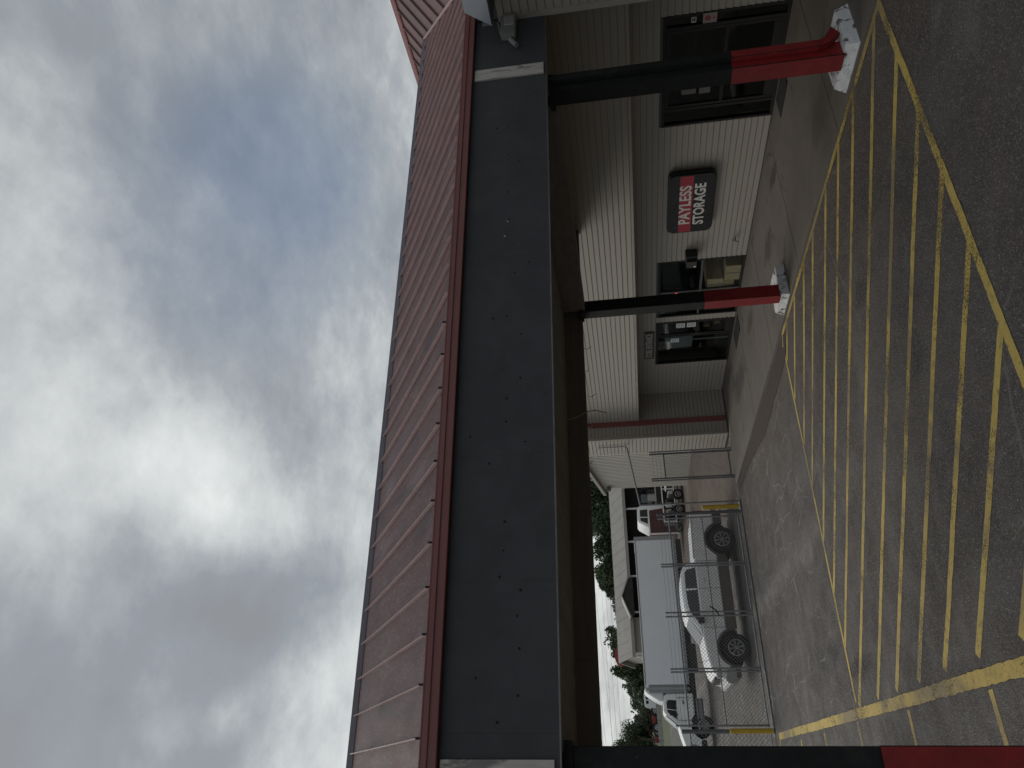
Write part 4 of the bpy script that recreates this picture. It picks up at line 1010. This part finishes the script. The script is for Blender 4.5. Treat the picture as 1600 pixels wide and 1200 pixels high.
for x in (9.3, 10.1): MB().box(x, x+.55, 88.97, 89.0, 2.0, 2.45).build('window', 'carglass', vn)
for x in (8.9, 10.7): wheel(vn, x, 89.1, .35, .35, .22, -1, .55, 6)
fcr = empty('parked_car', 'far white car beyond the low concrete wall left of the red tractors', 'car')
MB().prism([(3.4, .4), (3.35, .95), (3.9, 1.1), (4.3, 1.55), (5.3, 1.6), (5.8, 1.1), (6.3, 1.0), (6.3, .4)], 'y', 89, 90.7).build('body', 'paintwhite', fcr, bevel=.1, smooth=True)
fcr.location = (0, 60.5, 0)
MB().box(4.2, 5.5, 88.98, 89.0, 1.15, 1.5).build('window', 'carglass', fcr)
for x in (4.0, 5.7): wheel(fcr, x, 89.1, .35, .35, .22, -1, .55, 6)
lw = MB(); lw.box(-30, 14.9, 145, 145.3, .0, .72)
low = tag(lw.build('concrete_wall', 'concrete', bevel=.02), 'low pale concrete wall in front of the red tractors', 'wall')
for k in range(9): MB().box(-14+k*3.2, -13.95+k*3.2, 144.985, 145.0, 0, .71).build('wall_joint', 'chassis', low)

# ------------------------------------------------------------------ background buildings
sh = empty('metal_shed', 'cream corrugated steel shed with low gable behind the fence', 'shed')
XS = 14.7
gz = lambda y: 4.45+.19*min(y-27, 38.45-y)+.0 if True else 0
b = MB(); b.prism([(27, 0), (38.4, 0), (38.4, 4.46), (32.7, 5.54), (27, 4.46)], 'x', XS, XS+9); b.build('wall', 'shed', sh)
y = 27.05
while y < 38.3:
    zt = 4.44+.19*min(y-27, 38.4-y)
    MB().prism([(y, 0), (y+.045, 0), (y+.045, zt), (y, zt)], 'x', XS-.03, XS-.001).build('corrugation', 'shed', sh); y += .19
for a, c in (((38.75, 4.38), (32.7, 5.55)), ((26.6, 4.38), (32.7, 5.55))):
    MB().prism([a, c, (c[0], c[1]+.16), (a[0], a[1]+.16)], 'x', XS-.25, XS+9.3).build('roof', 'metroof', sh)
lp = MB().box(XS-.28, XS-.04, 37.9, 38.15, 4.1, 4.32); lp.build('wall_lamp', 'galvdark', sh, bevel=.03)

hb = empty('gable_building', 'long low cream building with pale metal roof and open dark porch', 'building')
hx0, hx1, hy0, hy1 = 9.5, 26, 59.5, 64.8
ez, rz = 3.62, 4.75
MB().prism([(hy0, 0), (hy1, 0), (hy1, ez), ((hy0+hy1)/2, rz-.1), (hy0, ez)], 'x', hx0, hx0+.25).build('gable_wall', 'cream', hb)
MB().box(hx0+.25, hx1, hy0+1.8, hy1, 0, ez-.1).build('wall', 'darkwood', hb)
MB().box(hx0+.26, hx0+2.6, hy0, hy0+1.8, 0, ez-.1).build('front_room', 'cream', hb)
for a, c in (((hy0-.5, ez-.08), ((hy0+hy1)/2, rz)), ((hy1+.5, ez-.08), ((hy0+hy1)/2, rz))):
    MB().prism([a, c, (c[0], c[1]+.1), (a[0], a[1]+.1)], 'x', hx0-.35, hx1+.4).build('roof', 'metroof', hb)
    bpy.context.view_layer.update()
MB().box(hx0-.4, hx1+.4, hy0-.55, hy0-.5, ez-.16, ez+.08).build('gutter', 'metroof', hb)
k = 0; x = hx0
while x < hx1: 
    MB().prism([(hy0-.5, ez+.02), ((hy0+hy1)/2, rz+.1), ((hy0+hy1)/2, rz+.14), (hy0-.5, ez+.06)], 'x', x, x+.04).build('roof_rib', 'metroof', hb); x += .9
for x in (12.4, 15.2, 18, 20.8, 23.6): MB().box(x, x+.14, hy0-.2, hy0-.06, 0, ez-.1).build('porch_post', 'paintwhite', hb)
for x in (13, 16, 19, 22): 
    wv_ = MB().box(x, x+1.2, hy0+1.76, hy0+1.8, 1.1, 2.2).build('window', 'carglass', hb)
MB().prism([(11.9, ez-.05), (13.4, ez+.55), (13.42, ez+.62), (11.85, ez+.05)], 'y', hy0-1.6, hy0+.9).prism([(14.9, ez-.05), (13.4, ez+.55), (13.42, ez+.62), (14.95, ez+.05)], 'y', hy0-1.6, hy0+.9).build('porch_gable', 'metroof', hb)
MB().prism([(12.0, ez-.3), (12.0, ez-.05), (13.4, ez+.5), (14.8, ez-.05), (14.8, ez-.3)], 'y', hy0-1.5, hy0-1.4).build('porch_gable_face', 'darkwood', hb)
MB().box(hx0-.02, hx0+.0, 61.2, 62.4, 2.4, 2.6).build('vent', 'chassis', hb)
MB().box(hx0-.14, hx0, 60.6, 60.9, 3.1, 3.4).bar((hx0-.1, 60.75, 3.1), (hx0-.3, 61.1, 2.9), .03).build('wall_lamp', 'paintwhite', hb)
random.seed(12)
jn = empty('stacked_goods', 'dark jumble of stored machinery and pallets under the long porch', 'goods')
for k in range(40):
    x = random.uniform(12, 25.5); h = random.uniform(.6, 2.6); w_ = random.uniform(.3, 1.0)
    MB().box(x, x+w_, hy0-.9+random.uniform(0, 1), hy0+.6, 0, h).build('item', random.choice(['darkwood', 'chassis', 'galvdark', 'darkwood', 'cream', 'galv']), jn, bevel=.04)
ov = empty('oval_sign', 'red oval roof sign above the far building ridge', 'sign')
pts = [(10.93+.9*math.cos(2*math.pi*i/28), 4.86+.5*math.sin(2*math.pi*i/28)) for i in range(28)]
MB().prism(pts, 'y', 70, 70.15).build('face', 'signoval', ov)
MB().bar((10.93, 70.25, 0), (10.93, 70.25, 4.9), .1).build('pole', 'galv', ov)

# utility wires
def cable(a, b_, sag, r, label):
    pts = []
    for i in range(25):
        t = i/24; p = Vector(a)*(1-t)+Vector(b_)*t; p.z -= sag*4*t*(1-t); pts.append(tuple(p))
    m_ = MB(); m_.path(pts, r, 4); tag(m_.build('overhead_cable', 'wirebl'), label, 'cable', 'overhead utility cables')
nth = ['lowest', 'second lowest', 'third lowest', 'middle', 'third highest', 'second highest', 'highest']
for k in range(7):
    cable((38, 62+k*.3, (8.3, 8.5, 9.3, 9.5, 9.6, 10.2, 10.3)[k]), (-28, 60, (4.9, 3.9, 4.4, 6.2, 5.1, 4.7, 5.9)[k]), (.2, .5, .35, .9, 1.1, .4, 1.3)[k], .009, nth[k]+' of the seven black cables crossing the sky behind the canopy')
for k in range(3):
    cable((-8, 80, 5.4+.5*k), (30, 82, 6.4+.4*k), .3, .012, ('lowest', 'middle', 'highest')[k]+' of the three thin cables above the left treeline')

# ------------------------------------------------------------------ trees
def leaf_cloud(cx, cy, cz, rx, ry, rz_, n, s, seed, lumps=14):
    rnd = random.Random(seed); vs = []; fs = []
    L_ = []
    for _ in range(lumps):
        a = rnd.uniform(0, 2*math.pi); e = math.asin(rnd.uniform(-.6, 1)); q = rnd.uniform(.45, .85)
        L_.append((cx+rx*q*math.cos(a)*math.cos(e), cy+ry*q*math.sin(a)*math.cos(e), cz+rz_*q*math.sin(e), rnd.uniform(.22, .42)))
    for _ in range(n):
        lx, ly, lz, lr = rnd.choice(L_)
        d = Vector((rnd.gauss(0, 1), rnd.gauss(0, 1), rnd.gauss(0, 1))).normalized()*(rnd.random()**.45)*lr
        p = Vector((lx+d.x*rx, ly+d.y*ry, lz+d.z*rz_*1.1))
        u = Vector((rnd.gauss(0, 1), rnd.gauss(0, 1), rnd.gauss(0, .6))).normalized(); v = u.orthogonal().normalized()
        v = (v*math.cos(1.0)+u.cross(v)*math.sin(rnd.uniform(-3, 3))).normalized()
        q = s*rnd.uniform(.6, 1.3); o = len(vs)
        vs += [tuple(p-u*q), tuple(p+v*q*.5), tuple(p+u*q), tuple(p-v*q*.5)]; fs.append((o, o+1, o+2, o+3))
    return vs, fs
def tree(x, y, h, rx, label, group, seed, n=5500, s=.17, lm='leaf', cz=None, rz_=None):
    r = empty('tree', label, 'tree', group)
    rnd = random.Random(seed); tk = MB(); zc_ = cz or h*.62; rr = rz_ or h*.38
    tk.bar((x, y, 0), (x+rnd.uniform(-.2, .2), y, h*.45), .22*h/8, .14*h/8, n=8)
    for k in range(7):
        a = rnd.uniform(0, 6.28); z0 = h*rnd.uniform(.3, .55)
        tk.bar((x, y, z0), (x+rx*.7*math.cos(a), y+rx*.7*math.sin(a), zc_+rnd.uniform(-.2, .6)*rr), .08*h/8, .02, n=5)
    tk.build('trunk', 'bark', r)
    vs, fs = leaf_cloud(x, y, zc_, rx, rx, rr, n, s, seed); b = MB(); b.add(vs, fs); b.build('crown', lm, r)
TG = 'trees behind the far buildings'
specs = [(37.5, 80, 10.2, 4.6, 'tall dark tree rising at the right behind the shed roof', 'leaf'),
 (32.5, 79, 9.6, 4.0, 'broad dark tree behind the shed corner', 'leaf'),
 (28.4, 81, 9.2, 3.9, 'dark round tree left of the shed gable', 'leaf2'),
 (24.9, 78, 8.4, 3.5, 'dark leafy tree above the middle of the pale roof', 'leaf'),
 (21.6, 81, 7.2, 3.0, 'lower leafy tree above the left part of the pale roof', 'leaf2'),
 (30.6, 84, 8.4, 3.6, 'low dark tree filling the gap between the two tallest trees', 'leaf2'),
 (23.6, 83, 6.9, 2.6, 'low bushy tree behind the middle of the pale roof', 'leaf'),
 (19.6, 84, 5.7, 2.2, 'lowest bushy tree just above the pale roof', 'leaf2'),
 (13.3, 76, 6.75, 2.1, 'loose open tree directly behind the red oval sign', 'leaf2'),
 (11.2, 77, 6.2, 1.7, 'thin loose tree leaning at the left of the oval sign', 'leaf2'),
 (9.4, 158, 9.2, 3.0, 'small airy tree standing above the left wooded hill', 'leaf2')]
for i, (x, y, h, rx, lb, lm) in enumerate(specs):
    tree(x, y, h, rx, lb, TG, 20+i, 11000 if i < 8 else 3400, .16, lm, cz=h*.64, rz_=h*.36)
# the wooded rise on the left reads as one mass
vs, fs = [], []
rnd = random.Random(99)
for k in range(26):
    x = (-14+k*1.25+rnd.uniform(-.4, .4))*1.62; y = 169+rnd.uniform(-6, 12); h = 3.28+1.66*(-3.28+(5.0+1.0*math.sin(k*.9)+rnd.uniform(-.3, .5))*(1 if x < 15 else 1.0-.02*(x-15)))
    v2, f2 = leaf_cloud(x, y, h*.5, 3.4, 4, h*.52, 4200, .32, 200+k, 16); o = len(vs); vs += v2; fs += [tuple(i+o for i in f) for f in f2]
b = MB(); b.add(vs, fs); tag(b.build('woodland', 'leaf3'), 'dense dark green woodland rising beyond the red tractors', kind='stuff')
vs, fs = [], []
for k in range(46):
    x = -60+k*5+rnd.uniform(-1, 1); y = 205+rnd.uniform(-6, 10); h = (10.2 if x > 30 else 7.4)+rnd.uniform(-.8, .9)
    v2, f2 = leaf_cloud(x, y, h*.5, 4.4, 4, h*.5, 900, .42, 400+k, 14); o = len(vs); vs += v2; fs += [tuple(i+o for i in f) for f in f2]
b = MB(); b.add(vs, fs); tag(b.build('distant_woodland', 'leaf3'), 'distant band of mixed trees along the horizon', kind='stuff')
